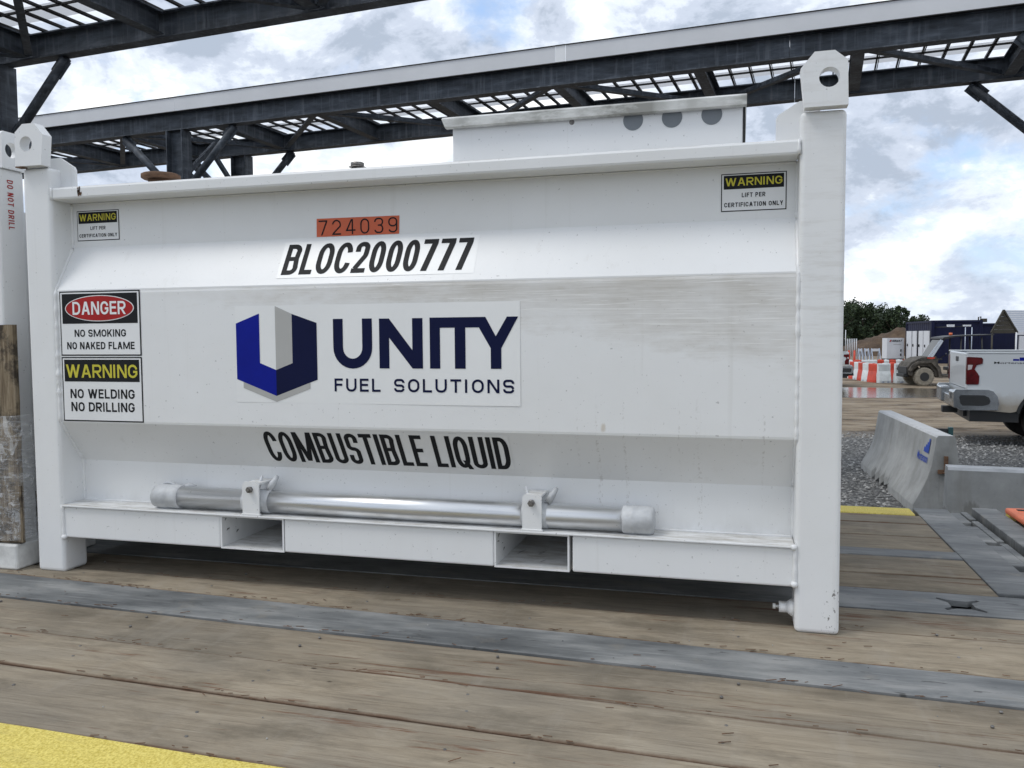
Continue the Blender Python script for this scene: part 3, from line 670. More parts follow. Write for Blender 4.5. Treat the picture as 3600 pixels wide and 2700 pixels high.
board(XL, XR, (E_['near'][0], E_['near'][1]), E_['yel'], M_['yellow'], 'yellow_edge', dz=0.006, wob=0.012, t=0.05)
board(XL, 3.565, E_['yf'], E_['far'], M_['yellow'], 'yellow_edge', dz=0.004, wob=0.006)
board(4.02, XR, E_['yf'], E_['far'], M_['yellow'], 'yellow_edge', dz=0.004, wob=0.006)
# cross members at the hinge
def cm(x0, x1, y0, y1, z0, z1, name='cross_member'):
    bm = NB(); box(bm, x0, x1, y0, y1, DZ+z0, DZ+z1, 0.004); return finish(bm, name, M_['decksteel'], tr, world=True)
cm(3.586, 3.748, .575, 2.07, -.05, .003)
for i, (a, b) in enumerate(((.60, .92), (1.03, 1.36), (1.44, 1.76), (1.86, 2.09))): cm(3.752, 3.818, a, b, -.06, -.006 - .004*i, 'hinge_lug')
cm(3.752, 3.815, .575, 2.06, -.09, -.035, 'hinge_bar')
for i, (a, b) in enumerate(((.58, .98), (1.02, 1.42), (1.46, 1.88), (1.92, 2.10))): cm(3.820, 3.852, a, b, -.08, -.012, 'hinge_lug')
cm(3.872, 3.988, .575, 2.10, -.10, .012)
cm(3.748, 4.010, .300, .570, -.05, .000)
# frame beneath
bm = NB(); box(bm, XL, XR, -1.40, -1.36, DZ-.30, DZ-.052); finish(bm, 'side_rail', M_['decksteel'], tr, world=True)
bm = NB(); box(bm, XL, XR, 2.0, 2.04, DZ-.30, DZ-.052); finish(bm, 'side_rail', M_['decksteel'], tr, world=True)
for y in (-.35, .9):
    bm = NB(); ibeam(bm, (XL, y, DZ-.30), (XR, y, DZ-.30), .16, .42); finish(bm, 'main_beam', M_['cansteel'], tr, world=True)
bm = NB(); box(bm, XL, XR, -1.35, 1.99, DZ-.088, DZ-.078); finish(bm, 'deck_pan', M_['dark'], tr, world=True)
for x in (-6.2, -5.0):
    for y in (-1.05, 1.7):
        bm = NB(); tube(bm, [(x, y-.13, .42), (x, y+.13, .42)], .41, 24); w = finish(bm, 'wheel', M_['tyre'], tr, world=True)
# nail heads along the near boards
bm = NB(); rn = random.Random(11)
for j in range(-9, 12):
    for yb in (-.44, -.36, -.62, -.70, -.90, -1.02, .0, .17):
        x = j*.62 + rn.uniform(-.03, .03) + .2; y = yb + rn.uniform(-.015, .015) - .03*x
        r = 0.0042
        tube(bm, [(x, y, DZ-.002), (x, y, DZ+.003)], r, 8)
o = finish(bm, 'nail_heads', M_['bolt'], tr, world=True); o['kind'] = 'stuff'
# splinters and debris
bm = NB()
for i in range(420):
    x = rn.uniform(-.6, 4.2) if i % 3 else rn.choice([.55, 1.35, 1.6, 2.4, .9, 2.9, .2])+rn.gauss(0, .06); k = rn.choice(['sb', 'st', 'p2', 'p3', 'u1', 'yel', 'st'])
    y = y_(k, x) + rn.gauss(0, .008) + (.008 if k in ('st', 'u1') else 0); a = rn.gauss(-.03, .28); Ls = rn.uniform(.006, .032)
    if rn.random() < .06: y = rn.uniform(-1.05, .0)
    d = Vector((math.cos(a), math.sin(a), rn.uniform(0, .10)))*Ls; p = Vector((x, y, DZ+.005))
    obox(bm, p, p+d, rn.uniform(.001, .0026), .0014)
o = finish(bm, 'wood_splinters', M_['rust'], auto=None); setp(o, 'reddish wood splinters scattered along the deck joints', 'splinters', kind='stuff')
bm = NB()
for i in range(70):
    x = rn.uniform(-.6, 4.0); y = rn.uniform(-1.05, .02) if i % 3 else y_('st', x)-rn.uniform(.02, .2); s = rn.uniform(.001, .0026)
    bmesh.ops.create_icosphere(bm, subdivisions=1, radius=s, matrix=Matrix.Translation((x, y, DZ+.004)))
o = finish(bm, 'grit', M_['stones'], auto=None); setp(o, 'pale grit and pebbles lying on the timber deck', 'grit', kind='stuff')

# orange mat at the far right
mt = thing('orange_ramp_mat', 'orange plastic mat on the far right corner of the trailer deck', 'mat', dk(4.3, 1.6))
bm = NB(); box(bm, 3.992, 4.75, 1.05, 1.975, DZ+.014, DZ+.044, .010); finish(bm, 'mat_body', M_['orange'], mt, world=True)
for x in (4.03, 4.12, 4.21, 4.30):
    bm = NB(); box(bm, x, x+.045, 1.90, 1.925, DZ+.042, DZ+.047); finish(bm, 'slot', M_['dark'], mt, world=True)

# ------------------------------------------------------------------ fuel tank
L = 3.0; w = 0.130; D = 1.90
ZT, ZRB, ZS, ZB = 1.507, 1.459, 0.271, 0.141
tk = thing('fuel_tank', 'white steel fuel tank in a lifting frame with a blue hexagon logo on its side', 'fuel tank', dk(0, 0))
def wp(bm, name, mat='white', parent=tk, **k): return finish(bm, name, M_[mat] if isinstance(mat, str) else mat, parent, world=True, **k)
for x0 in (0, L-w):
    for y0, d in ((0, .126), (D-.126, .126)):
        bm = NB(); box(bm, x0, x0+w, y0, y0+d, DZ, DZ+1.585, .015, seg=4); wp(bm, 'corner_post')
def rail(x0, x1, y0, y1, z0, z1, name, b=.006): 
    bm = NB(); box(bm, x0, x1, y0, y1, DZ+z0, DZ+z1, b, seg=2); return wp(bm, name)
rail(w-.001, L-w+.001, .003, .105, ZRB, ZT, 'top_rail', .009)
rail(w, L-w, D-.105, D-.003, ZRB, ZT, 'top_rail', .009)
for x0, x1 in ((.012, .112), (L-.112, L-.012)):
    rail(x0, x1, .127, D-.127, ZRB, ZT, 'end_rail'); rail(x0, x1, .127, D-.127, ZB, ZS-.008, 'end_rail')
PK = ((.846, 1.098), (1.909, 2.156))
segs = [(w-.001, PK[0][0]-.008), (PK[0][1]+.008, PK[1][0]-.008), (PK[1][1]+.016, L-w+.001)]
for y0, y1 in ((.004, .10), (D-.10, D-.004)):
    for a, b in segs: rail(a, b, y0, y1, ZB, ZS-.008, 'bottom_rail', .006)
for a, b in PK:
    bm = NB(); t = .006; z0, z1 = DZ+ZB-.001, DZ+ZS-.006
    box(bm, a-t, b+t, .0035, D-.0035, z0, z0+t); box(bm, a-t, b+t, .0035, D-.0035, z1-t, z1)
    box(bm, a-t, a, .0037, D-.0037, z0+t, z1-t); box(bm, b, b+t, .0037, D-.0037, z0+t, z1-t)
    pk_ = wp(bm, 'fork_pocket'); bm = NB(); rs_ = random.Random(int(a*100))
    for k in range(5):
        y = rs_.uniform(.01, .12); z = rs_.uniform(z0+.015, z1-.02); q = rs_.uniform(.008, .030); h_ = rs_.uniform(-.008, .010)
        poly(bm, [(a+.0006, y, z), (a+.0006, y+q, z+h_), (a+.0006, y+q, z+h_+.0025), (a+.0006, y+.3*q, z+h_+.003)])
        x = rs_.uniform(a+.02, b-.05); y = rs_.uniform(.01, .2)
        poly(bm, [(x, y, z0+t+.0006), (x+.004, y, z0+t+.0006), (x+q*.8, y+q*1.5, z0+t+.0006), (x+q*.7, y+q*1.5, z0+t+.0006)])
    o_ = finish(bm, 'scrape_marks', M_['bolt'], pk_, world=True, auto=False); o_['kind'] = 'stuff'
rail(w+.002, L-w-.002, -.008, .128, ZS-.006, ZS+.001, 'shelf_plate', .002)
# folded tank side
prof = [(.106, 1.459), (.106, 1.286), (.010, 1.112), (.010, 1.104), (.0085, 1.096), (.0085, .606), (.010, .598), (.118, .434), (.118, .272)]
def sidemesh(ys, x0=w+.001, x1=L-w-.001, n=40):
    bm = NB(); V = []
    for i in range(n+1):
        x = x0 + (x1-x0)*i/n; row = []
        for j, (y, z) in enumerate(prof):
            yy = ys(y); dent = 0.0022*noise.noise(Vector((x*2.2, z*3, .3))) if 0 < j < 8 else 0
            row.append(bm.verts.new((x, yy+dent, z+DZ)))
        V.append(row)
    for i in range(n):
        for j in range(len(prof)-1): bm.faces.new((V[i][j], V[i+1][j], V[i+1][j+1], V[i][j+1]))
    return bm
wp(sidemesh(lambda y: y), 'tank_side', 'white_side')
wp(sidemesh(lambda y: D-y), 'tank_side')
bm = NB(); box(bm, w+.002, L-w-.002, .107, D-.107, DZ+1.466, DZ+1.478); wp(bm, 'tank_roof')
for x in (.10, L-.108):
    bm = NB(); box(bm, x, x+.008, .127, D-.127, DZ+ZS, DZ+ZRB); wp(bm, 'tank_end')
bm = NB(); box(bm, w, L-w, .132, D-.132, DZ+ZS-.004, DZ+ZS-.001); wp(bm, 'tank_floor')
bm = NB(); box(bm, w, L-w, .60, .70, DZ+.004, DZ+.262); wp(bm, 'under_light_blocker')  # added out of sight to block light coming under the tank from behind
# weld beads
def bead(pts, r=.0045, seed=0):
    P = []; R_ = []
    for (a, b) in zip(pts[:-1], pts[1:]):
        a = Vector(a); b = Vector(b); n = max(2, int((b-a).length/.012))
        for i in range(n): P.append(a.lerp(b, i/n)); R_.append(r*(.75+.5*abs(noise.noise(Vector((i*.9+seed, seed*3.1, len(P)*.37))))*2))
    P.append(Vector(pts[-1])); R_.append(r)
    bm = NB(); tube(bm, P, r, 6, rs=R_); return wp(bm, 'weld_bead')
for xx, sg in ((w+.003, 1), (L-w-.003, -1)):
    bead([(xx-sg*.003, y-.001, z+DZ) for y, z in prof], .0075, xx)
    bead([(xx-sg*.003, .004, DZ+ZB), (xx-sg*.003, .004, DZ+ZS)], .0075, 2+xx); bead([(xx, .002, DZ+ZRB+.002), (xx, .002, DZ+ZT-.002)], .005, 5+xx)
bead([(w, .116, DZ+ZS+.003), (L-w, .116, DZ+ZS+.003)], .0045, 9)
bead([(w, .105, DZ+ZRB-.002), (L-w, .105, DZ+ZRB-.002)], .004, 7)
for px_, z_ in ((L-w-.004, ZS-.004), (L-w-.002, ZB+.01), (w+.004, ZB+.002)):
    bm = NB(); bmesh.ops.create_icosphere(bm, subdivisions=2, radius=.011, matrix=Matrix.Translation((px_, 0.0, DZ+z_))); wp(bm, 'weld_blob', smooth=True)
# lifting lugs and gussets
def lug(xc, y0, sg):
    bm = NB()
    pts = [(-.065, 1.588), (-.062, 1.717), (-.026, 1.747), (.030, 1.747), (.068, 1.702), (.056, 1.588)]
    prism(bm, [Vector((xc+a*sg, y0, z+DZ)) for a, z in pts], (0, .045, 0), hole=circ((xc-.012*sg, y0, DZ+1.671), .029, (1, 0, 0), (0, 0, 1)))
    wp(bm, 'lifting_lug')
for xc, sg in ((w/2, 1), (L-w/2, -1)):
    for y0 in (-.030, D-.02): lug(xc, y0, sg)
    for y0 in (.055, D-.07):
        e = w if sg > 0 else L-w; bm = NB()
        pts = [(-.06, 1.630), (.0, 1.630), (.062, 1.592), (.068, 1.580), (.068, 1.500), (-.06, 1.500)]
        prism(bm, [Vector((e+a*sg, y0, z+DZ)) for a, z in pts], (0, .012, 0)); wp(bm, 'gusset_plate')
bm = NB(); box(bm, .002, .030, -.032, -.002, DZ+1.5835, DZ+1.588); o = wp(bm, 'rust_patch', 'rust')
# rust run on the top rail
bm = NB(); rr = random.Random(4)
for k in range(16):
    x = .262 + rr.gauss(0, .007); z = ZT-.004-rr.random()*.030; s = rr.uniform(.0025, .005)
    poly(bm, [(x-s*.6, .0018, DZ+z-s*1.6), (x+s*.6, .0018, DZ+z-s*1.5), (x+s*.5, .0018, DZ+z+s), (x-s*.7, .0018, DZ+z+s*1.2)])
wp(bm, 'rust_patch', 'rust')
# spill box on the roof
sb = NB(); x0, x1, z0, z1, y0 = 1.719, 2.704, 1.478, 1.668, .152
box(sb, x0, x1, y0, 1.15, DZ+z0, DZ+z1, .004)
sbo = wp(sb, 'spill_box', 'white_box')
bm = NB(); pr = [(-.028, -.034), (-.022, -.037), (-.004, -.037), (-.004, -.003), (1.05, -.003), (1.05, .002), (-.016, .002), (-.028, -.006)]
V0 = [bm.verts.new((1.688 + (.012 if b < -.03 else 0), y0+a, DZ+1.686+b)) for a, b in pr]; V1 = [bm.verts.new((2.716, y0+a, DZ+1.686+b)) for a, b in pr]
for i in range(len(pr)): bm.faces.new((V0[i], V0[(i+1) % len(pr)], V1[(i+1) % len(pr)], V1[i]))
bm.faces.new(V0[::-1]); bm.faces.new(V1)
finish(bm, 'box_lid', M_['lid'], sbo, world=True)
for xc in (2.353, 2.480, 2.607):
    bm = NB(); prism(bm, circ((xc, y0-.0015, DZ+1.634), .033, (1, 0, 0), (0, 0, 1), 28), (0, .0012, 0)); finish(bm, 'hole_shade_disc', M_['hole_grey'], sbo, world=True)  # discs painted as the shaded inside of round holes
bm = NB(); prism(bm, circ((2.146, y0-.001, DZ+1.643), .009, (1, 0, 0), (0, 0, 1), 16), (0, .0008, 0)); tube(bm, [(2.146, y0-.004, DZ+1.643), (2.146, y0, DZ+1.643)], .0035, 8)
finish(bm, 'rivet', M_['bolt'], sbo, world=True)
bm = NB(); box(bm, 2.7045, 2.712, y0+.002, .19, DZ+1.50, DZ+1.66); finish(bm, 'dark_side_strip', M_['dark'], sbo, world=True)  # near-black strip down the right side of the box
# rusty vent cap and plug
bm = NB(); tube(bm, [(.36, .35, DZ+1.478), (.36, .35, DZ+1.585)], .050, 20); tube(bm, [(.36, .35, DZ+1.585), (.36, .35, DZ+1.590), (.36, .35, DZ+1.604), (.36, .35, DZ+1.608)], .07, 24, rs=[.070, .078, .078, .070]); wp(bm, 'vent_cap', 'rust')
bm = NB(); tube(bm, [(1.257, .35, DZ+1.478), (1.257, .35, DZ+1.587)], .022, 12); tube(bm, [(1.257, .35, DZ+1.582), (1.257, .35, DZ+1.585)], .034, 6); tube(bm, [(1.257, .35, DZ+1.5855), (1.257, .35, DZ+1.601)], .026, 6); wp(bm, 'filler_plug', 'bolt')
# drain stub
bm = NB(); tube(bm, [(2.871, .06, DZ+.060), (2.862, .06, DZ+.060), (2.852, .06, DZ+.060)], .03, 16, rs=[.030, .026, .0185]); tube(bm, [(2.852, .06, DZ+.060), (2.827, .06, DZ+.060)], .0175, 16)
sbp = wp(bm, 'drain_stub')
bm = NB(); tube(bm, [(2.827, .06, DZ+.060), (2.815, .06, DZ+.060)], .004, 8); tube(bm, [(2.817, .06, DZ+.060), (2.808, .06, DZ+.060)], .009, 6); finish(bm, 'drain_bolt', M_['whitewood'], sbp, world=True)
# brackets
for xa, xb in ((.941, 1.010), (2.004, 2.070)):
    bm = NB(); zt, zb = DZ+.396, DZ+ZS+.001; c = .010
    prism(bm, [Vector(p) for p in ((xa, -.004, zb), (xb, -.004, zb), (xb, -.004, zt-c), (xb-c, -.004, zt), (xa+c, -.004, zt), (xa, -.004, zt-c))], (0, .006, 0))
    box(bm, xa-.004, xb+.004, -.007, .004, zb-.001, zb+.007, .002)
    box(bm, xa+.004, xb-.004, .002, .112, zt-.012, zt-.006)
    br = wp(bm, 'pipe_bracket')
    xm = (xa+xb)/2; bm = NB(); tube(bm, [(xm, -.018, DZ+.368), (xm, -.0175, DZ+.368), (xm, -.0045, DZ+.368)], .0115, 6, rs=[.009, .0118, .0118]); tube(bm, [(xm, -.024, DZ+.368), (xm, -.018, DZ+.368)], .0055, 8)
    finish(bm, 'bolt', M_['bolt'], br, world=True)
# the spare pipe lying in the brackets
pp = thing('steel_pipe', 'long shiny galvanised pipe with wrapped white ends held by two brackets on the white tank', 'pipe', dk(1.45, .052, .313))
bm = NB(); tube(bm, [(.60, .050, DZ+.316), (2.38, .050, DZ+.316)], .0415, 40); finish(bm, 'pipe_tube', M_['galv'], pp, world=True)
def wrap(xs_, rs_, seed):
    bm = NB(); n = 28; rings = []
    for x, r in zip(xs_, rs_):
        rings.append([bm.verts.new((x + .003*noise.noise(Vector((k*.6, seed, x*20))), .050 + (r+.0022*noise.noise(Vector((k*.55, x*60, seed))))*math.cos(2*math.pi*k/n), DZ+.316+(r+.0022*noise.noise(Vector((k*.55, x*60, seed+4))))*math.sin(2*math.pi*k/n))) for k in range(n)])
    for i in range(len(rings)-1):
        for k in range(n): bm.faces.new((rings[i][k], rings[i][(k+1) % n], rings[i+1][(k+1) % n], rings[i+1][k]))
    bm.faces.new(rings[0][::-1]); bm.faces.new(rings[-1])
    finish(bm, 'end_wrap', M_['foam'], pp, world=True, smooth=True)
wrap([.527, .532, .550, .575, .598, .602, .612, .630, .642, .646], [.034, .042, .0455, .0465, .046, .0445, .0465, .0455, .0445, .042], 1.0)
wrap([2.334, 2.337, 2.352, 2.364, 2.367, 2.372, 2.400, 2.425, 2.434, 2.438], [.042, .0455, .0465, .047, .0485, .0465, .0470, .0460, .042, .030], 5.0)
# loose foam loop above the left end and curls at the brackets
bm = NB(); P = []
for i in range(15):
    t = math.pi*(i/14); P.append((.566 - .026*math.cos(t), .075, DZ+.350 + .014*math.sin(t)))
tube(bm, P, .006, 8); tube(bm, [(.640, .070, DZ+.350), (.665, .072, DZ+.360), (.690, .075, DZ+.357)], .007, 8, rs=[.010, .008, .002]); finish(bm, 'end_wrap', M_['foam'], pp, world=True)
def curl(x, side, sc):
    bm = NB(); tube(bm, [(x, .05, DZ+.360), (x+side*.018*sc, .055, DZ+.385), (x+side*.036*sc, .058, DZ+.410)], .012, 10, rs=[.016*sc, .015*sc, .009*sc]); 
    finish(bm, 'foam_sleeve', M_['foam'], pp, world=True, smooth=True)
curl(1.020, 1, .85); curl(.972, 1, .45); curl(2.080, 1, .8); curl(2.016, -1, .4)
for xa in (.925, 2.000):
    bm = NB(); tube(bm, [(xa+(.0 if xa < 1 else -.004), .050, DZ+.316), (xa+.108 if xa < 1 else xa+.082, .050, DZ+.316)], .0438, 28); finish(bm, 'foam_sleeve', M_['foam'], pp, world=True)

# ---- decals
def flat(y): return lambda a, b: Vector((a, y, b+DZ))
def slope(A, B, off):
    A = Vector((0, *A)); B = Vector((0, *B)); d = (B-A); ln = d.length; n = Vector((1, 0, 0)).cross(d).normalized()
    if n.y > 0: n = -n
    return lambda a, b: Vector((a, A.y + d.y*b/ln, A.z+d.z*b/ln+DZ)) + n*off   # b = distance from A along the slope
def rect(bm, mp, x0, x1, y0, y1, mi=0): return poly(bm, [mp(x0, y0), mp(x1, y0), mp(x1, y1), mp(x0, y1)], mi)
for k_ in ('navy_print', 'blue_print', 'grey_print', 'red_print', 'yellow_print'):
    b_ = M_[k_].node_tree.nodes['Principled BSDF']; b_.inputs['Roughness'].default_value = 0.55; b_.inputs['Specular IOR Level'].default_value = 0.15
DEC = [M_['vinyl'], M_['black_print'], M_['yellow_print'], M_['red_print'], M_['navy_print'], M_['blue_print'], M_['grey_print'], M_['orange_vinyl'], M_['vinyl_clear']]
def lift_sign(x0, x1, z0, z1, zb, yy):
    bm = NB(); a, b, c = flat(yy-.0010), flat(yy-.0016), flat(yy-.0022)
    rect(bm, a, x0, x1, z0, z1, 1); rect(bm, b, x0+.003, x1-.003, z0+.003, z1-.003, 0); rect(bm, c, x0+.008, x1-.008, zb, z1-.006, 1)
    s = wp(bm, 'warning_sign', DEC[0], auto=False)
    for m in DEC[1:]: s.data.materials.append(m)
    bm = NB(); d = flat(yy-.0028); wd = x1-x0
    sign(bm, 'WARNING', x0+.013, x1-.013, zb+.010, z1-.014, d, .17, .15, mi=2)
    h = zb-z0
    sign(bm, 'LIFT PER', x0+wd*.32, x0+wd*.68, z0+h*.62, z0+h*.82, c, .18, .18, mi=1)
    sign(bm, 'CERTIFICATION ONLY', x0+wd*.05, x1-wd*.05, z0+h*.20, z0+h*.40, c, .18, .18, mi=1)
    t = finish(bm, 'lettering', DEC, s, world=True, auto=False); return s
lift_sign(.154, .352, 1.311, 1.429, 1.379, .106); lift_sign(2.639, 2.838, 1.313, 1.432, 1.383, .106)
yy = .0085
bm = NB(); a, b, c, d = flat(yy-.0010), flat(yy-.0016), flat(yy-.0022), flat(yy-.0028)
X0, X1 = .147, .516
rect(bm, a, X0, X1, .858, 1.107, 1); rect(bm, b, X0+.005, X1-.005, .863, 1.102, 0); rect(bm, c, X0+.012, X1-.012, .982, 1.097, 1)
s = wp(bm, 'danger_sign', DEC[0], auto=False)
for m in DEC[1:]: s.data.materials.append(m)
bm = NB(); cx, cz = (X0+X1)/2, 1.040
n = 48
poly(bm, [d(cx+.158*math.cos(2*math.pi*i/n), cz+.050*math.sin(2*math.pi*i/n)) for i in range(n)], 0)
e = flat(yy-.0034); poly(bm, [e(cx+.154*math.cos(2*math.pi*i/n), cz+.047*math.sin(2*math.pi*i/n)) for i in range(n)], 3)
g = flat(yy-.0040); sign(bm, 'DANGER', cx-.122, cx+.122, cz-.024, cz+.026, g, .165, .12, mi=0)
sign(bm, 'NO SMOKING', cx-.118, cx+.118, .931, .959, c, .185, .14, mi=1); sign(bm, 'NO NAKED FLAME', cx-.155, cx+.155, .883, .911, c, .185, .14, mi=1)
finish(bm, 'lettering', DEC, s, world=True, auto=False)
bm = NB(); rect(bm, a, X0, X1, .603, .853, 1); rect(bm, b, X0+.005, X1-.005, .608, .848, 0); rect(bm, c, X0+.012, X1-.012, .758, .843, 1)
s = wp(bm, 'warning_sign', DEC[0], auto=False)
for m in DEC[1:]: s.data.materials.append(m)
bm = NB(); sign(bm, 'WARNING', cx-.164, cx+.164, .773, .824, d, .165, .12, mi=2)
sign(bm, 'NO WELDING', cx-.148, cx+.148, .693, .729, c, .185, .14, mi=1); sign(bm, 'NO DRILLING', cx-.146, cx+.146, .642, .678, c, .185, .14, mi=1)
finish(bm, 'lettering', DEC, s, world=True, auto=False)
# orange number tag
bm = NB(); a = flat(.106-.0012); b = flat(.106-.0020)
poly(bm, [a(1.207, 1.288), a(1.531, 1.288), a(1.533, 1.352), a(1.208, 1.354)], 7)
s = finish(bm, 'number_tag', DEC, tk, world=True, auto=False); s['label'] = 'orange number tag'
bm = NB(); sign(bm, '724039', 1.216, 1.525, 1.293, 1.347, b, .095, .36, mi=1); finish(bm, 'lettering', DEC, s, world=True, auto=False)
# serial number on the upper slope
A, B = (.106, 1.286), (.010, 1.112)
bm = NB(); m1 = slope(A, B, .0010); m2 = slope(A, B, .0018); fl = lambda f: (lambda a_, b_: f(a_, b_))
LU = (Vector(B)-Vector(A)).length
rect(bm, m1, 1.085, 1.834, LU-.026, .016, 8); s = finish(bm, 'serial_decal', DEC, tk, world=True, auto=False)
bm = NB(); sign(bm, 'BLOC2000777', 1.101, 1.812, .040, LU-.028, lambda a_, b_: m2(a_+(b_-.04)*.03, LU-b_), .145, .085, mi=1)
finish(bm, 'lettering', DEC, s, world=True, auto=False)
# combustible liquid on the lower slope
A, B = (.010, .598), (.118, .434); LD = (Vector(B)-Vector(A)).length
m3 = slope(A, B, .0010); m4 = slope(A, B, .0018)
bm = NB(); rect(bm, m3, 1.004, 1.950, LD-.034, .010, 8); s = finish(bm, 'contents_decal', DEC, tk, world=True, auto=False)
bm = NB(); sign(bm, 'COMBUSTIBLE LIQUID', 1.008, 1.944, .032, LD-.020, lambda a_, b_: m4(a_, LD-b_), .118, .065, mi=1)
finish(bm, 'lettering', DEC, s, world=True, auto=False)
# logo sheet
a = flat(yy-.0010); b = flat(yy-.0020)
bm = NB(); rect(bm, a, .922, 1.998, .688, 1.038, 8); s = finish(bm, 'logo_decal', DEC, tk, world=True, auto=False)
bm = NB()
P = lambda pts, mi: poly(bm, [b(x, z) for x, z in pts], mi)
P([(.926, .975), (1.022, 1.010), (1.022, .831), (1.087, .806), (1.087, .712), (.926, .772)], 5)
P([(1.154, 1.007), (1.252, .974), (1.252, .772), (1.087, .712), (1.087, .806), (1.154, .831)], 4)
P([(1.087, 1.036), (1.154, 1.007), (1.154, .831), (1.087, .806)], 6)
P([(.952, .762), (.952, .740), (1.087, .691), (1.223, .740), (1.223, .762), (1.087, .712)], 6)
finish(bm, 'logo_emblem', DEC, s, world=True, auto=False)
bm = NB()
P = lambda pts, mi: poly(bm, [b(x, z) for x, z in pts], mi)
arc = []
for i in range(17):
    t = math.pi + math.pi*i/16; arc.append((1.3905+.0745*math.cos(t), .8865+.0745*math.sin(t), 1.3905+.037*math.cos(t), .8865+.0395*math.sin(t)))
outer = [(1.316, .987)] + [(q[0], q[1]) for q in arc] + [(1.465, .987), (1.4275, .987)] + [(q[2], q[3]) for q in arc[::-1]] + [(1.3535, .987)]
vs = [bm.verts.new(b(x, z)) for x, z in outer]; es = [bm.edges.new((vs[i], vs[(i+1) % len(vs)])) for i in range(len(vs))]
for gq in bmesh.ops.triangle_fill(bm, edges=es)['geom']:
    if isinstance(gq, bmesh.types.BMFace): gq.material_index = 4
P([(1.492, .986), (1.492, .813), (1.529, .813), (1.529, .986)], 4); P([(1.529, .986), (1.529, .920), (1.615, .813), (1.615, .876)], 4); P([(1.615, .813), (1.653, .813), (1.653, .986), (1.615, .986)], 4)
P([(1.679, .987), (1.679, .952), (1.855, .952), (1.878, .987)], 4); P([(1.679, .952), (1.679, .813), (1.716, .813), (1.716, .952)], 4); P([(1.769, .952), (1.769, .813), (1.807, .813), (1.807, .952)], 4)
P([(1.878, .987), (1.855, .952), (1.896, .882), (1.914, .922)], 4); P([(1.992, .987), (1.953, .987), (1.914, .922), (1.896, .882), (1.933, .882)], 4); P([(1.896, .882), (1.896, .813), (1.933, .813), (1.933, .882)], 4)
sign(bm, 'FUEL', 1.318, 1.494, .731, .777, b, .17, .28, mi=4); sign(bm, 'SOLUTIONS', 1.545, 1.977, .731, .777, b, .17, .28, mi=4)
finish(bm, 'lettering', DEC, s, world=True, auto=False)

# ------------------------------------------------------------------ second tank at the left edge
t2 = thing('fuel_tank', 'second white tank frame cut off by the left edge, red lettering running down its post', 'fuel tank', dk(-2.0, 0))
XE = -.120
for x0 in (XE-.13, XE-3.0):
    for y0 in (.0, 1.70):
        bm = NB(); box(bm, x0, x0+.13, y0, y0+.126, DZ+.0, DZ+1.600, .010, seg=3); wp(bm, 'corner_post', parent=t2)
for y0 in (.004, 1.72):
    bm = NB(); box(bm, XE-2.87, XE-.13, y0, y0+.10, DZ+1.459, DZ+1.507, .008); wp(bm, 'top_rail', parent=t2)
    bm = NB(); box(bm, XE-2.87, XE-.13, y0, y0+.10, DZ+.141, DZ+.27, .008); wp(bm, 'bottom_rail', parent=t2)
bm = NB(); box(bm, XE-2.86, XE-.10, .11, 1.71, DZ+.27, DZ+1.458); wp(bm, 'tank_body', parent=t2)
for y0, yb in ((.015, .125), (1.60, 1.72)):
    bm = NB(); pts = [(y0-.002, 1.600), (y0-.002, 1.735), (y0+.010, 1.745), (y0+.085, 1.745), (y0+.112, 1.715), (y0+.112, 1.600)]
    prism(bm, [Vector((XE+.012, y, z+DZ)) for y, z in pts], (-.030, 0, 0), hole=circ((XE+.012, y0+.045, DZ+1.675), .030, (0, 1, 0), (0, 0, 1))); wp(bm, 'lifting_lug', parent=t2)
bm = NB(); m5 = lambda a_, b_: Vector((XE+.0015, .057+b_, DZ+1.46-a_))
sign(bm, 'DO NOT DRILL', -.098, .098, -.014, .014, m5, .14, .20, mi=3)
o = finish(bm, 'lettering', DEC, t2, world=True, auto=False)
blk = thing('timber_block', 'white painted timber block on the deck by the left edge of the photo', 'timber', dk(-.2, .1))
bm = NB(); box(bm, -.60, -.075, -.03, .40, DZ+.003, DZ+.105, .008)
for v in bm.verts: v.co += Vector((.004*noise.noise(v.co*9), .004*noise.noise(v.co*7+Vector((5, 0, 0))), 0))
finish(bm, 'block_body', M_['whitewood'], blk, world=True)
bd = thing('wrapped_board', 'rotten brown timber board wrapped in clear film, standing on the white block', 'board', dk(-.2, .0, .105))
bm = NB(); n = 16; tops = [DZ+.982+.006*noise.noise(Vector((i*1.3, 0, 0))) for i in range(n+1)]
A_ = []
for i in range(n+1):
    x = -.55 + (.55-.066)*i/n; A_.append((x, tops[i]))
pts = [(-.55, DZ+.107)] + [(-.066+.004*noise.noise(Vector((0, k*.9, 0))), DZ+.107+(.855)*k/12) for k in range(13)] + A_[::-1]
prism(bm, [Vector((x, -.012, z)) for x, z in pts], (0, .022, 0)); finish(bm, 'board', M_['oldwood'], bd, world=True)
bm = NB(); box(bm, -.40, -.052, -.022, -.013, DZ+.115, DZ+.34); 
for v in bm.verts: v.co += Vector((.012*noise.noise(v.co*6), .003, .01*noise.noise(v.co*5)))
finish(bm, 'broken_piece', M_['oldwood'], bd, world=True)
bm = NB(); nz, nx = 36, 14
G_ = []
for j in range(nz+1):
    z = DZ+.12+.50*j/nz; row = []
    for i in range(nx+1):
        t = i/nx
        if t < .55: x = -.55+(.49)*t/.55; y = -.030
        else: q = (t-.55)/.45; x = -.060+.010*math.sin(q*3); y = -.030+.16*q
        row.append(bm.verts.new((x+.004*noise.noise(Vector((x*30, z*40, 1))), y+.005*noise.noise(Vector((x*20, z*33, y*20))), z+.02*(t-.5))))
    G_.append(row)
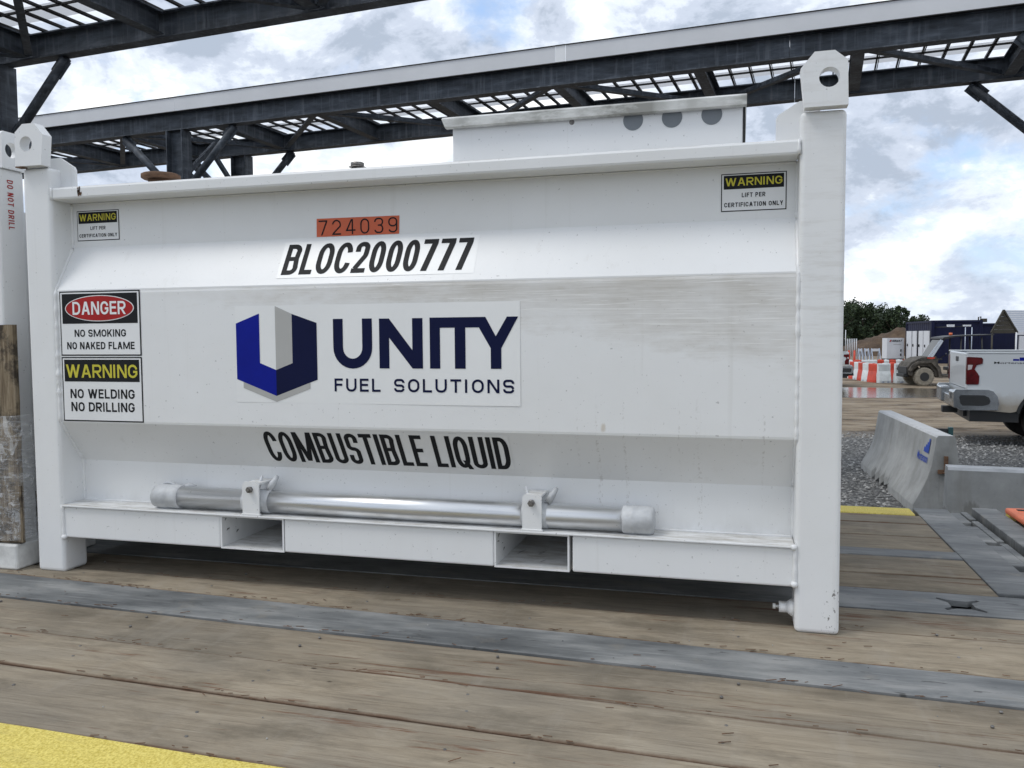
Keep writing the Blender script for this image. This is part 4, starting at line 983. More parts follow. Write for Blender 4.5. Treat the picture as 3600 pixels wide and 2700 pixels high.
for j in range(nz):
    for i in range(nx): bm.faces.new((G_[j][i], G_[j][i+1], G_[j+1][i+1], G_[j+1][i]))
finish(bm, 'stretch_film', M_['film'], bd, world=True, smooth=True)

# ------------------------------------------------------------------ canopies
TH = rad(-5.2); CA = Vector((math.cos(TH), math.sin(TH), 0)); CB = Vector((-math.sin(TH), math.cos(TH), 0))
ZG = 3.925 + DZ; HG = .262
def cab(a_, b_, z_): return CA*a_ + CB*b_ + Vector((0, 0, z_))
def canopy(name, label, b0, b1, a0, a1, cols0, cols1, fascia, r0, rs):
    c = thing(name, label, 'canopy', (0, 0, 0))
    up = Vector((0, 0, 1))
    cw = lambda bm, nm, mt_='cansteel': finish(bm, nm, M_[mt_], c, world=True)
    for bb in (b0, b1):
        x = a0
        while x < a1:
            e = min(x+5.85, a1); bm = NB(); ibeam(bm, cab(x, bb, ZG+HG/2), cab(e-.004, bb, ZG+HG/2), .15, HG); cw(bm, 'girder')
            x = e
    k = 0; a_ = r0; ras = []
    while a_ > a0: a_ -= rs
    a_ += rs
    while a_ < a1: ras.append(a_); a_ += rs
    for a_ in ras:
        bm = NB(); ibeam(bm, cab(a_, b0+.078, ZG+HG/2+.004), cab(a_, b1-.078, ZG+HG/2+.004), .13, .225); cw(bm, 'rafter')
    # flat diagonal braces under the roof, alternating
    for i in range(len(ras)-1):
        p, q = (ras[i]+.08, b0+.1), (ras[i+1]-.08, b1-.1)
        if i % 2: p, q = (ras[i]+.08, b1-.1), (ras[i+1]-.08, b0+.1)
        bm = NB(); obox(bm, cab(p[0], p[1], ZG+.035), cab(q[0], q[1], ZG+.035), .075, .012); 
        obox(bm, cab(p[0], p[1], ZG+.070), cab(q[0], q[1], ZG+.070), .010, .060); cw(bm, 'roof_brace')
    # roof: glazing bars and translucent panels
    zr = ZG+HG+.035
    bars = 9
    for i in range(-1, len(ras)):
        s0 = ras[i] if i >= 0 else a0; s1 = ras[i+1] if i+1 < len(ras) else a1
        if s1-s0 < .3: continue
        nb = max(2, round((s1-s0)/.243))
        for j in range(nb):
            u0 = s0+(s1-s0)*j/nb; u1 = s0+(s1-s0)*(j+1)/nb
            bm = NB(); obox(bm, cab(u0, b0-.02, zr-.020), cab(u0, b1+.0, zr-.020), .016, .030); 
            obox(bm, cab(u0+.022, b0-.02, zr-.020), cab(u0+.022, b1+.0, zr-.020), .006, .024); cw(bm, 'glazing_bar', 'cansteel_dk')
            bm = NB(); obox(bm, cab((u0+u1)/2, b0+.0, zr+.002), cab((u0+u1)/2, b1-.555, zr+.002), (u1-u0)-.006, .004); cw(bm, 'roof_panel', 'panel')
            bm = NB(); obox(bm, cab((u0+u1)/2, b1-.545, zr+.002), cab((u0+u1)/2, b1-.235, zr+.002), (u1-u0)-.006, .004); cw(bm, 'roof_panel', 'panel_grey')
    bm = NB(); obox(bm, cab(a0, b1-.55, zr-.034), cab(a1, b1-.55, zr-.034), .02, .02); cw(bm, 'purlin', 'cansteel_dk')
    for bb, cs in ((b0, cols0), (b1, cols1)):
        for ac in cs:
            bm = NB(); ibeam(bm, cab(ac, bb, 0), cab(ac, bb, ZG-.004), .20, .29, .016, .012, up=CA); 
            obox(bm, cab(ac, bb, .01), cab(ac, bb, .035), .45, .45, up=CB); cw(bm, 'column')
            for sg in (-1, 1):
                p = cab(ac+sg*.18, bb, ZG-.80); q = cab(ac+sg*1.0, bb, ZG-.02)
                bm = NB(); tube(bm, [p, q], .052, 10); dq = (q-p).normalized()
                obox(bm, q-dq*.22, q, .012, .17, up=Vector((0, 0, 1))); obox(bm, p, p+dq*.16, .012, .17, up=Vector((0, 0, 1))); cw(bm, 'knee_brace')
            for sg in (1,):
                tgt = (b1 if bb == b0 else b0); s_ = 1 if bb == b0 else -1
                bm = NB(); obox(bm, cab(ac, bb+s_*.11, ZG-.62), cab(ac, bb+s_*.78, ZG-.01), .06, .06); cw(bm, 'knee_brace')
    # hangers seen under the girders
    if fascia:
        js = [a0, -5.86, -.12, .010, 5.75, a1]
        for i in range(len(js)-1):
            new = i == 2
            bm = NB(); pA = cab(js[i]+.002, b0-.088-(.003 if new else 0), ZG+HG+.095); pB = cab(js[i+1]-.002, b0-.088-(.003 if new else 0), ZG+HG+.095)
            obox(bm, pA, pB, .004, .195); cw(bm, 'fascia_sheet', 'fascia_new' if new else 'fascia')
            bm = NB(); obox(bm, pA+Vector((0, 0, .102)), pB+Vector((0, 0, .102)), .03, .008); cw(bm, 'fascia_trim', 'cansteel_dk')
            bm = NB(); obox(bm, pA+Vector((0, 0, -.104)), pB+Vector((0, 0, -.104)), .045, .010); cw(bm, 'fascia_trim', 'cansteel_dk')
    return c
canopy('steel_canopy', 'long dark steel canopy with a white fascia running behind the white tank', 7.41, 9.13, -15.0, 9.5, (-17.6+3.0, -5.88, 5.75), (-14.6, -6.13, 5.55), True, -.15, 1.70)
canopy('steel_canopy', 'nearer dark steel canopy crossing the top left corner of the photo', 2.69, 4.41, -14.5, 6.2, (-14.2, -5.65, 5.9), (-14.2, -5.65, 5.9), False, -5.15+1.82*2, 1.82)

# ------------------------------------------------------------------ concrete barriers
def jersey(name, label, p0, p1, chips=False):
    p0 = Vector((*p0, 0)); p1 = Vector((*p1, 0)); d = (p1-p0); ln = d.length
    t = thing(name, label, 'concrete barrier', (p0+p1)/2, math.atan2(d.y, d.x), 'concrete barriers behind the trailer')
    half = ln/2; bm = NB()
    pr = [(.30, 0), (.30, .085), (.245, .19), (.195, .29), (.158, .38), (.132, .48), (.088, .785), (.070, .805)]; pr = pr + [(-y, z) for y, z in pr[::-1]]
    n = 46; V = []
    n = 90
    for i in range(n+1):
        x = -half + ln*i/n; row = []
        for y, z in pr:
            o1 = 0.004*noise.noise(Vector((x*3, y*9, z*6))); cz = 0
            if chips and z < .1 and y > 0 and .40 < i/n < .74: 
                k = max(0, noise.noise(Vector((x*11, 2, 0)))+.35); cz = .12*k; o1 -= .09*k
            row.append(bm.verts.new((x, y*(1)+o1*(1 if y > 0 else -1), z+cz)))
        V.append(row)
    for i in range(n):
        for k in range(len(pr)):
            k2 = (k+1) % len(pr)
            f = bm.faces.new((V[i][k], V[i+1][k], V[i+1][k2], V[i][k2]))
            if k in (6, 7, 8): f.material_index = 1  # paler concrete tone on the top and its chamfers
            f.smooth = k in (1, 2, 3, 4, 10, 11, 12, 13)
    bm.faces.new(V[0][::-1]); bm.faces.new(V[-1])
    body = finish(bm, 'barrier_body', [M_['concrete'], M_['concrete_pale']], t)
    return t, half
j1, h1 = jersey('concrete_barrier', 'angled pale concrete barrier with a blue stencilled mark, beyond the trailer', (4.73, 6.58), (4.62, 9.50), True)
j2, h2 = jersey('concrete_barrier', 'plain concrete barrier parallel to the trailer, cut off by the right edge', (4.28, 4.50), (7.25, 4.22))
# near end slot with rusty hook on the angled one
bm = NB(); box(bm, -h1-.004, -h1+.01, -.052, .052, .12, .63, .0); finish(bm, 'end_slot', M_['concrete'], j1)
bm = NB(); box(bm, -h1-.030, -h1-.012, -.018, .018, .44, .60); box(bm, -h1-.034, -h1-.010, -.075, .075, .42, .46); tube(bm, [(-h1-.02, -.03, .43), (-h1-.09, 0, .43), (-h1-.02, .03, .43)], .010, 8); finish(bm, 'rusty_hook', M_['rust'], j1)
def jmap(a_, b_):      # onto the upper slope of the face towards the camera's left (+y local)
    y = .132 + (.088-.132)*(b_-.48)/(.785-.48); return Vector((-a_, y+.008, b_))
bm = NB(); xc = h1-.36
text2d(bm, 'Mortenson', xc-.22, xc+.20, .495, .585, jmap, .02, mi=0)
for k, (x_, hh) in enumerate(((0, .05), (.05, .08), (.10, .11), (.15, .15))): poly(bm, [jmap(xc+.0+x_, .600), jmap(xc+.0+x_+.046, .600), jmap(xc+.0+x_+.046, .600+hh), jmap(xc+.0+x_, .600+hh)])
finish(bm, 'stencil_mark', M_['stencil'], j1, auto=False)
# wet smear at the foot of the second one is in the concrete material
sp_ = thing('dark_post_panel', 'dark panel with a thin teal post standing behind the angled concrete barrier', 'post', (4.98, 7.6, 0))
bm = NB(); box(bm, 4.70, 4.95, 7.50, 7.52, .02, .78); finish(bm, 'panel', M_['blackplastic'], sp_, world=True)
bm = NB(); box(bm, 4.952, 5.00, 7.48, 7.53, .0, .80, .004); finish(bm, 'post', M_['teal'], sp_, world=True)

# ------------------------------------------------------------------ pickup
def pos(u, v_off, Dp):  # camera-depth placement on the ground used for far vehicles
    d = F*2925.08 + R*(u-1800); d.z = 0; k = Dp/ (d.normalized().dot(Vector((F.x, F.y, 0)).normalized())); p = CP + d.normalized()*k
    return Vector((p.x, p.y, 0))
def arcpts(cx_, cz_, r, t0, t1, n): return [(cx_+r*math.cos(t0+(t1-t0)*i/n), cz_+r*math.sin(t0+(t1-t0)*i/n)) for i in range(n+1)]
def pickup(name, label, loc, rz, logo=True):
    t = thing(name, label, 'pickup truck', loc, rz, scale=1.0 if logo else .78)
    P_ = lambda bm, nm, mt_, par=None, **k: finish(bm, nm, M_[mt_], par or t, **k)
    WX = (1.25, 4.95); WR = .42
    def side(y, th):
        bm = NB()
        low = [(0.0, .80), (.02, .62), (.80, .56)] + arcpts(WX[0], .42, .56, math.pi-.25, .25, 14) + [(2.1, .52)] + [(4.45, .52)] + arcpts(WX[1], .42, .54, math.pi-.2, .2, 14) + [(5.95, .50), (6.02, .75), (5.98, 1.05), (5.75, 1.20), (4.55, 1.30), (4.50, 1.50)] if False else None
        lowb = [(0.0, .92), (.03, .60), (.62, .56)] + arcpts(WX[0], .44, .56, math.pi-.25, .25, 14) + [(2.18, .54), (2.18, 1.50), (.03, 1.515), (0.0, 1.49)]
        prism(bm, [Vector((x, y, z)) for x, z in lowb], (0, th, 0)); return bm
    P_(side(0.0, .07), 'bed_side', 'carwhite'); P_(side(1.88, .07), 'bed_side', 'carwhite')
    bm = NB(); box(bm, -.012, 2.2, -.008, .09, 1.508, 1.535, .008); box(bm, -.012, 2.2, 1.86, 1.958, 1.508, 1.535, .008); P_(bm, 'bed_rail', 'carwhite')
    bm = NB(); box(bm, -.012, .05, .155, 1.795, .93, 1.515, .015); tg = P_(bm, 'tailgate', 'carwhite')
    bm = NB(); box(bm, -.020, -.011, .86, 1.09, 1.36, 1.44, .01); P_(bm, 'handle', 'blackplastic', tg)
    bm = NB(); box(bm, .0, .055, .01, .152, .70, 1.50); box(bm, .0, .055, 1.80, 1.94, .70, 1.50); box(bm, .0, .05, .155, 1.795, .72, .925); P_(bm, 'rear_panel', 'carwhite')
    bm = NB(); box(bm, .05, 2.15, .07, 1.88, .80, .84); P_(bm, 'bed_floor', 'blackplastic')
    bm = NB(); prism(bm, [Vector((x, .02, z)) for x, z in [(2.22, .54), (4.52, .52)] + arcpts(WX[1], .44, .54, math.pi-.2, .2, 14) + [(6.0, .50), (6.02, 1.05), (5.8, 1.20), (4.62, 1.32), (4.10, 1.90), (3.95, 1.95), (2.45, 1.95), (2.30, 1.88), (2.22, 1.30)]], (0, 1.91, 0)); P_(bm, 'cab_body', 'carwhite')
    for y, s in ((.012, -1), (1.938, 1)):
        bm = NB(); prism(bm, [Vector((x, y, z)) for x, z in ((2.50, 1.42), (2.55, 1.84), (3.30, 1.86), (3.30, 1.42))], (0, .004*s, 0)); P_(bm, 'window', 'glass')
        bm = NB(); prism(bm, [Vector((x, y, z)) for x, z in ((3.36, 1.42), (3.36, 1.86), (3.98, 1.84), (4.42, 1.40))], (0, .004*s, 0)); P_(bm, 'window', 'glass')
    bm = NB(); box(bm, 2.205, 2.218, .25, 1.70, 1.42, 1.84); P_(bm, 'window', 'glass')
    # tail lamps: side wrap and rear face
    lampP = [(0, 1.455), (.245, 1.445), (.275, 1.42), (.27, 1.345), (.16, 1.315), (.13, 1.25), (.19, 1.185), (.215, 1.14), (.21, 1.02), (.19, 1.005), (0, 1.005)]
    for y, s in ((-.010, 1), (1.96, -1)):
        bm = NB(); prism(bm, [Vector((x*.80-.004, y, z)) for x, z in lampP], (0, .030*s, 0)); 
        yb = (.0, .10) if s > 0 else (1.85, 1.95)
        box(bm, -.014, .0, yb[0]-.0, yb[1], 1.007, 1.453, .004)
        lm = P_(bm, 'tail_lamp', 'tail_red')
        bm = NB(); prism(bm, [Vector((x, y-.002*s, z)) for x, z in ((.0, 1.325), (.07, 1.325), (.055, 1.255), (.0, 1.24))], (0, .002*s, 0)); P_(bm, 'reversing_lens', 'lens_clear', lm)
    # bumper
    bm = NB()
    for y0, y1, mi_ in ((-.03, .52, 1), (1.43, 1.98, -1)):
        ya, yb = (y0, y1)
        box(bm, -.20, -.04, ya, yb, .62, .90, .03)
    box(bm, -.16, -.04, .5, 1.45, .60, .80, .02)
    for y0 in (-.045, 1.895):
        prism(bm, [Vector((x, y0, z)) for x, z in ((-.17, .64), (-.20, .70), (-.20, .88), (-.17, .925), (.30, .925), (.37, .90), (.43, .82), (.45, .70), (.44, .60), (-.10, .585))], (0, .10, 0))
    bp_ = P_(bm, 'rear_bumper', 'chrome')
    for y0 in (-.052, 1.995):
        bm = NB(); prism(bm, [Vector((x, y0, z)) for x, z in [(-.10, .70), (-.12, .80)] + [(-.10, .835), (.24, .835), (.31, .80), (.33, .74), (.31, .69), (.22, .665), (-.07, .665)]], (0, .007, 0)); P_(bm, 'bumper_step', 'blackplastic', bp_)
    bm = NB(); box(bm, -.203, -.199, .18, .34, .76, .86); P_(bm, 'bumper_step', 'blackplastic', bp_)
    bm = NB(); box(bm, -.24, .0, .90, 1.06, .47, .58, .01); box(bm, .0, 5.6, .35, .50, .46, .60); box(bm, .0, 5.6, 1.45, 1.60, .46, .60); box(bm, .05, .75, .05, 1.9, .40, .58); P_(bm, 'chassis', 'blackplastic')
    for wx in WX:
        for y, s in ((.02, 1), (1.93, -1)):
            bm = NB(); ya, yb = (y, y+.28*s)
            tube(bm, [(wx, ya, WR), (wx, ya+.02*s, WR), (wx, yb-.02*s, WR), (wx, yb, WR)], WR, 36, rs=[WR-.03, WR, WR, WR-.03]); wh = P_(bm, 'wheel', 'tyre')
            bm = NB(); tube(bm, [(wx, ya-.006*s, WR), (wx, ya+.03*s, WR)], .25, 24); P_(bm, 'rim', 'chrome', wh)
        for y, th in ((-.014, .02), (1.945, .02)):
            bm = NB(); ar = arcpts(wx, .44, .565, math.pi-.25, .25, 18) + arcpts(wx, .44, .515, .2, math.pi-.2, 18)
            prism(bm, [Vector((x, y, z)) for x, z in ar], (0, th, 0)); P_(bm, 'arch_trim', 'blackplastic')
    bm = NB(); box(bm, .95, 1.9, .10, .35, .82, .98); box(bm, .9, 1.95, .33, 1.60, .60, .80); P_(bm, 'wheel_well', 'blackplastic')
    if logo:
        bm = NB(); mp = lambda a_, b_: Vector((a_, -.0015, b_))
        text2d(bm, 'Mortenson', .375, .885, 1.342, 1.378, mp, .004, mi=0)
        for x_, hh, ww in ((.64, .030, .09), (.73, .055, .075), (.81, .085, .078)): poly(bm, [mp(x_, 1.392), mp(x_+ww-.006, 1.392), mp(x_+ww-.006, 1.392+hh), mp(x_, 1.392+hh)], 1)
        finish(bm, 'door_lettering', [M_['black_print'], M_['blue_print']], t, auto=False)
    return t
FH = Vector((F.x, F.y, 0)).normalized(); RH = Vector((R.x, R.y, 0)).normalized()
C0 = Vector((CP.x, CP.y, 0))
tp = C0 + FH*13.5 + RH*7.40
pickup('pickup_truck', 'white pickup truck parked with its red tail lamp and bumper showing at the right edge', tp, rad(-4.7))
p2_ = C0 + FH*30.0 + RH*12.10
bm_t = pickup('pickup_truck', 'distant white pickup mostly hidden behind the tank, only its red lamp showing', p2_, rad(-5+180), logo=False)

# ------------------------------------------------------------------ utility vehicle
def utv(loc, rz, sc):
    t = thing('utility_vehicle', 'muddy off-road utility vehicle with an amber beacon on its flat roof', 'utility vehicle', loc, rz, scale=sc)
    P_ = lambda bm, nm, mt_, par=None, **k: finish(bm, nm, M_[mt_], par or t, **k)
    for wx in (0.0, 2.05):
        for y, s in ((0, 1), (1.35, -1)):
            bm = NB(); tube(bm, [(wx, y, .34), (wx, y+.03*s, .34), (wx, y+.22*s, .34), (wx, y+.25*s, .34)], .34, 28, rs=[.30, .34, .34, .30])
            for k in range(28):
                a_ = 2*math.pi*k/28; obox(bm, (wx+.34*math.cos(a_), y+.02*s, .34+.34*math.sin(a_)), (wx+.34*math.cos(a_), y+.23*s, .34+.34*math.sin(a_)), .03, .03)
            wh = P_(bm, 'wheel', 'tyre_mud'); bm = NB(); tube(bm, [(wx, y-.008*s, .34), (wx, y+.03*s, .34)], .165, 16); rm = P_(bm, 'rim', 'blackplastic', wh)
    bm = NB(); prism(bm, [Vector((x, .10, z)) for x, z in ((-.52, .42), (-.56, .70), (-.44, .88), (-.10, 1.05), (.42, 1.10), (.50, .98), (.50, .40), (.40, .34), (.36, .55), (.20, .72), (-.18, .74), (-.36, .60), (-.40, .36))], (0, 1.15, 0)); P_(bm, 'front_body', 'mud')
    for y in (-.03, 1.30):
        bm = NB(); prism(bm, [Vector((x, y, z)) for x, z in ((-.50, .52), (-.38, .72), (-.20, .84), (.22, .86), (.44, .62), (.52, .30), (.62, .30), (.54, .70), (.30, .94), (-.22, .92), (-.46, .78), (-.56, .58))], (0, .10, 0)); P_(bm, 'fender', 'mud')
    bm = NB(); prism(bm, [Vector((x, .088, z)) for x, z in ((.10, 1.02), (.13, 1.06), (.36, 1.07), (.38, 1.02), (.28, .99))], (0, .01, 0)); P_(bm, 'red_decal', 'redplastic')
    bm = NB(); box(bm, .45, 2.7, .12, 1.22, .30, .40, .02); P_(bm, 'floor', 'mud')
    bm = NB(); box(bm, -.66, -.45, .25, 1.10, .32, .44, .02); box(bm, -.58, -.50, .2, 1.15, .44, .70, .01); P_(bm, 'front_bumper', 'blackplastic')
    for y in (.12, 1.18):
        bm = NB(); tube(bm, [(.30, y, 1.06), (.72, y, 1.76)], .03, 8); tube(bm, [(2.05, y, .9), (2.0, y, 1.80)], .03, 8); tube(bm, [(1.25, y, .4), (1.30, y, 1.80)], .028, 8); P_(bm, 'roll_bar', 'blackplastic')
    bm = NB(); prism(bm, [Vector(p) for p in ((.26, .16, 1.08), (.26, 1.14, 1.08), (.68, 1.14, 1.76), (.68, .16, 1.76))], (.01, 0, -.006)); P_(bm, 'windscreen', 'glass')
    bm = NB(); prism(bm, [Vector((x, .075, z)) for x, z in ((.12, 1.07), (.20, 1.07), (.60, 1.70), (.56, 1.72))], (0, .02, 0)); prism(bm, [Vector((x, .075, z)) for x, z in ((.23, 1.07), (.31, 1.07), (.66, 1.66), (.62, 1.70))], (0, .02, 0)); P_(bm, 'screen_glare_strip', 'glare_glass')  # pale strips painted as sky glare along the windscreen
    bm = NB(); prism(bm, [Vector((x, .05, z)) for x, z in ((.62, 1.74), (.66, 1.80), (1.1, 1.86), (2.4, 1.90), (2.44, 1.87), (1.1, 1.81), (.70, 1.72))], (0, 1.25, 0)); P_(bm, 'roof', 'blackplastic')
    bm = NB(); tube(bm, [(1.12, .65, 1.865), (1.12, .65, 1.96)], .06, 12); P_(bm, 'beacon', 'amber')
    bm = NB(); box(bm, 1.05, 1.50, .2, 1.14, .55, .68, .02); box(bm, 1.40, 1.52, .2, 1.14, .66, 1.20, .02); P_(bm, 'seat', 'blackplastic')
    bm = NB(); box(bm, .55, .72, .30, .50, .95, 1.0); tube(bm, [(.62, .35, 1.0), (.9, .40, 1.15)], .015, 8); tube(bm, [(.86, .28, 1.12), (.93, .54, 1.20)], .018, 8); P_(bm, 'steering', 'blackplastic')
    bm = NB(); box(bm, 1.62, 2.75, .05, 1.30, .70, 1.02, .02); P_(bm, 'cargo_bed', 'mud')
    return t
utv(pos(3250, 0, 28.9), rad(8), .94)

# ------------------------------------------------------------------ water-filled barriers
def wbar(loc, rz, ln, hh, colour, label, wf=1.0):
    t = thing('water_barrier', label, 'road barrier', loc, rz, 'red and white water-filled barriers')
    bm = NB(); n = 10; pr = [(.26, 0), (.26, .12), (.17, .42), (.10, .60), (.11, .95), (.08, 1.0)]; pr = pr + [(-a_, b_) for a_, b_ in pr[::-1]]
    V = []
    for i in range(n+1):
        x = -ln/2+ln*i/n; sq = 1 - (.10 if i in (0, n) else 0) + (.06 if 2 < i < 8 else 0)
        V.append([bm.verts.new((x, y*hh*sq*.95*wf, z*hh)) for y, z in pr])
    for i in range(n):
        for k in range(len(pr)): k2 = (k+1) % len(pr); bm.faces.new((V[i][k], V[i+1][k], V[i+1][k2], V[i][k2]))
    bm.faces.new(V[0][::-1]); bm.faces.new(V[-1])
    body = finish(bm, 'barrier_shell', M_[colour], t, smooth=False)
    bm = NB(); box(bm, -ln*.30, -ln*.12, -.27*hh*wf, .27*hh*wf, -.0, .10*hh, .01); box(bm, ln*.12, ln*.30, -.27*hh*wf, .27*hh*wf, 0, .10*hh, .01); finish(bm, 'fork_slot', M_['greyplastic'] if colour == 'whiteplastic' else M_['redplastic'], t)
    bm = NB(); tube(bm, [(0, 0, hh*.99), (0, 0, hh*1.02)], .05, 10); finish(bm, 'filler_cap', M_[colour], t)
    return t
def GP(X, Dp): return C0 + FH*Dp + RH*X
def gx(u, Dp): return GP((u-1800)/2925.08*Dp, Dp)
ra = math.atan2(RH.y, RH.x)
us = [2991, 3005, 3021, 3036, 3052, 3073]; dps = [34.4, 33.8, 33.2, 32.6, 32.0, 31.4]
names = ['white', 'red', 'white', 'red', 'white', 'red']
ords = ['farthest of the receding row', 'second farthest of the receding row', 'third farthest of the receding row', 'third nearest of the receding row', 'second nearest of the receding row', 'nearest of the receding row']
for u, dp, c_, o_ in zip(us, dps, names, ords):
    wbar(gx(u, dp), ra+rad(99), .58, .70, c_+'plastic', f'{c_} plastic water-filled barrier, {o_} by the puddle', .62)
def wb2(u0, u1, dp, hh, c_, lab):
    a_, b_ = gx(u0, dp), gx(u1, dp); wbar((a_+b_)/2, ra, (b_-a_).length, hh, c_+'plastic', lab)
wb2(3087, 3129, 31.0, .72, 'white', 'white plastic water-filled barrier left of the narrow red one facing the puddle')
wb2(3129, 3146, 31.4, .74, 'red', 'narrow red water-filled barrier between two white ones facing the puddle')
wb2(3147, 3207, 30.8, .72, 'white', 'long white water-filled barrier just behind the muddy utility vehicle')
edges = [2983, 2997, 3027, 3083, 3106, 3125, 3148, 3172, 3197, 3215]
bl = ['white', 'red', 'white', 'red', 'white', 'red', 'white', 'red', 'white']
bo = ['at the left end of the back row', 'second from the left in the back row', 'third from the left in the back row', 'fourth from the left in the back row', 'fifth from the left in the back row', 'sixth from the left in the back row', 'third from the right in the back row', 'second from the right in the back row', 'at the right end of the back row']
for i, (c_, o_) in enumerate(zip(bl, bo)):
    wb2(edges[i]+.6, edges[i+1]-.6, 36.2, .69, c_, f'{c_} plastic water-filled barrier {o_}')

# ------------------------------------------------------------------ blue containers, cabinet, shed, heap, fences
def GP(X, Dp): return C0 + FH*Dp + RH*X
def corrug(bm, a, b, z0, z1, step=.28, amp=.03, mi=0):
    a = Vector(a); b = Vector(b); d = (b-a); ln = d.length; d.normalize(); nrm = Vector((d.y, -d.x, 0)); n = int(ln/step); pts = []
    for i in range(n+1):
        s = ln*i/n; k = i % 2
        pts.append(a + d*s + nrm*(amp*k)); 
        if i < n: pts.append(a + d*(s+ln/n*.35) + nrm*(amp*k))
    for p, q in zip(pts[:-1], pts[1:]): poly(bm, [p+Vector((0, 0, z0)), q+Vector((0, 0, z0)), q+Vector((0, 0, z1)), p+Vector((0, 0, z1))], mi)
def container(label, corner, dirL, lenL, dirR, lenR, h, doors, frame=True):
    t = thing('shipping_container', label, 'shipping container', corner)
    A0 = Vector(corner); Bl = A0+dirL*lenL; Br = A0+dirR*lenR; Cc = Bl+dirR*lenR
    bm = NB()
    for p, q in ((Bl, A0), (A0, Br), (Br, Cc), (Cc, Bl)): corrug(bm, p, q, .12, h-.10)
    finish(bm, 'side_wall', M_['containerblue'], t, world=True)
    bm = NB(); prism(bm, [Bl+Vector((0, 0, h-.05)), A0+Vector((0, 0, h-.05)), Br+Vector((0, 0, h-.05)), Cc+Vector((0, 0, h-.05))], (0, 0, .03)); finish(bm, 'roof', M_['containerblue'], t, world=True)
    for p in (A0, Bl, Br, Cc):
        bm = NB(); box(bm, p.x-.09, p.x+.09, p.y-.09, p.y+.09, 0, h, .01); finish(bm, 'corner_post', M_['containerblue'], t, world=True)
    for z in (.06, h-.06):
        for p, q in ((Bl, A0), (A0, Br), (Br, Cc), (Cc, Bl)):
            bm = NB(); obox(bm, p+Vector((0, 0, z)), q+Vector((0, 0, z)), .14, .13); finish(bm, 'frame_rail', M_['containerblue'], t, world=True)
    nL = Vector((dirL.y, -dirL.x, 0)); 
    if nL.dot(CP-A0) < 0: nL = -nL
    for s0, s1 in doors:
        bm = NB(); p = A0+dirL*s0+nL*.10; q = A0+dirL*s1+nL*.10; obox(bm, p+Vector((0, 0, 1.04)), q+Vector((0, 0, 1.04)), .05, 1.86)
        dr = finish(bm, 'door', M_['door_white'], t, world=True)
        bm = NB(); m_ = (p+q)/2 + nL*.06; obox(bm, m_+dirL*.25+Vector((0, 0, .95)), m_+dirL*.25+Vector((0, 0, 1.12)), .06, .06, up=dirL); finish(bm, 'handle', M_['blackplastic'], dr, world=True)
    return t
def dirv(dx, dd): v = RH*dx+FH*dd; v.z = 0; return v.normalized()
dl = dirv(1.8, 7.0); drr = dirv(7.0, -1.8)
container('navy blue container with four tall white doors, left of the other blue containers', GP(25.25, 50.0), dl, 7.2, drr, 2.6, 2.58, [(.30, 1.75), (1.95, 3.15), (3.75, 4.95), (5.25, 6.8)])
cB = container('plain navy blue container behind the white pickup, right of the white-doored one', GP(28.8, 53.5), dl, 6.0, drr, 4.6, 2.42, [])
bm = NB(); p = GP(27.3, 49.3)
for i, (u0, u1, z0, z1) in enumerate(((3328, 3352, 2.18, 2.32), (3384, 3410, 2.20, 2.30))):
    Dn = 48.6; a0_ = GP((u0-1800)/2925.08*Dn, Dn); a1_ = GP((u1-1800)/2925.08*Dn, Dn)
    t = thing('wall_lamp', ('left' if i == 0 else 'right')+' one of two white lamp boxes high up on the navy containers', 'lamp', a0_)
    bb = NB(); obox(bb, a0_+Vector((0, 0, (z0+z1)/2)), a1_+Vector((0, 0, (z0+z1)/2)), .12, z1-z0); finish(bb, 'lamp_box', M_['door_white'], t, world=True)
    bb = NB(); obox(bb, a0_+Vector((0, 0, z0)), a0_+FH*1.4+Vector((0, 0, z0)), .05, .05); finish(bb, 'lamp_arm', M_['blackplastic'], t, world=True)
bm.free()
t = thing('roof_unit', 'small dark pipe hood on top of the navy container roofs', 'roof vent', GP(27.0, 51.0)+Vector((0, 0, 2.55)))
q = GP((3437-1800)/2925.08*51.0, 51.0); bm = NB(); tube(bm, [q+Vector((0, 0, 2.5)), q+Vector((0, 0, 2.78)), q+RH*.14+Vector((0, 0, 2.80)), q+RH*.14+Vector((0, 0, 2.70))], .04, 8)
obox(bm, q+RH*.2+Vector((0, 0, 2.58)), q+RH*.42+Vector((0, 0, 2.58)), .4, .22); finish(bm, 'hood', M_['gable'], t, world=True)
for i, u in enumerate((3392, 3415)):
    q = GP((u-1800)/2925.08*47.5, 47.5); t = thing('pipe_stand', ('left' if i == 0 else 'right')+' one of two thin grey poles in front of the navy container', 'pole', q)
    bm = NB(); tube(bm, [q, q+Vector((0, 0, 2.15))], .022, 8); finish(bm, 'pole', M_['greyplastic'], t, world=True)
# cabinet
cq = GP((3118-1800)/2925.08*57.0, 57.0); cr = GP((3178-1800)/2925.08*57.0, 57.0); cl = GP((3101-1800)/2925.08*57.9, 57.9)
t = thing('white_cabinet', 'white equipment cabinet with dark slanted lettering in front of the soil heap', 'cabinet', cq)
bm = NB(); HT = 1.50
dn = (cr-cq).normalized(); dd = dirv(.28, 1); 
fp = [cq, cr, cr+dd*1.0, cq+(cl-cq)]
fp[3] = cl
prism(bm, [p+Vector((0, 0, .10)) for p in fp], (0, 0, HT-.10)); finish(bm, 'cabinet_body', M_['door_white'], t, world=True)
bm = NB(); prism(bm, [p+Vector((0, 0, .0)) for p in fp], (0, 0, .098)); finish(bm, 'plinth', M_['blackplastic'], t, world=True)
ln = (cr-cq).length; nn = Vector((dn.y, -dn.x, 0)); 
if nn.dot(CP-cq) < 0: nn = -nn
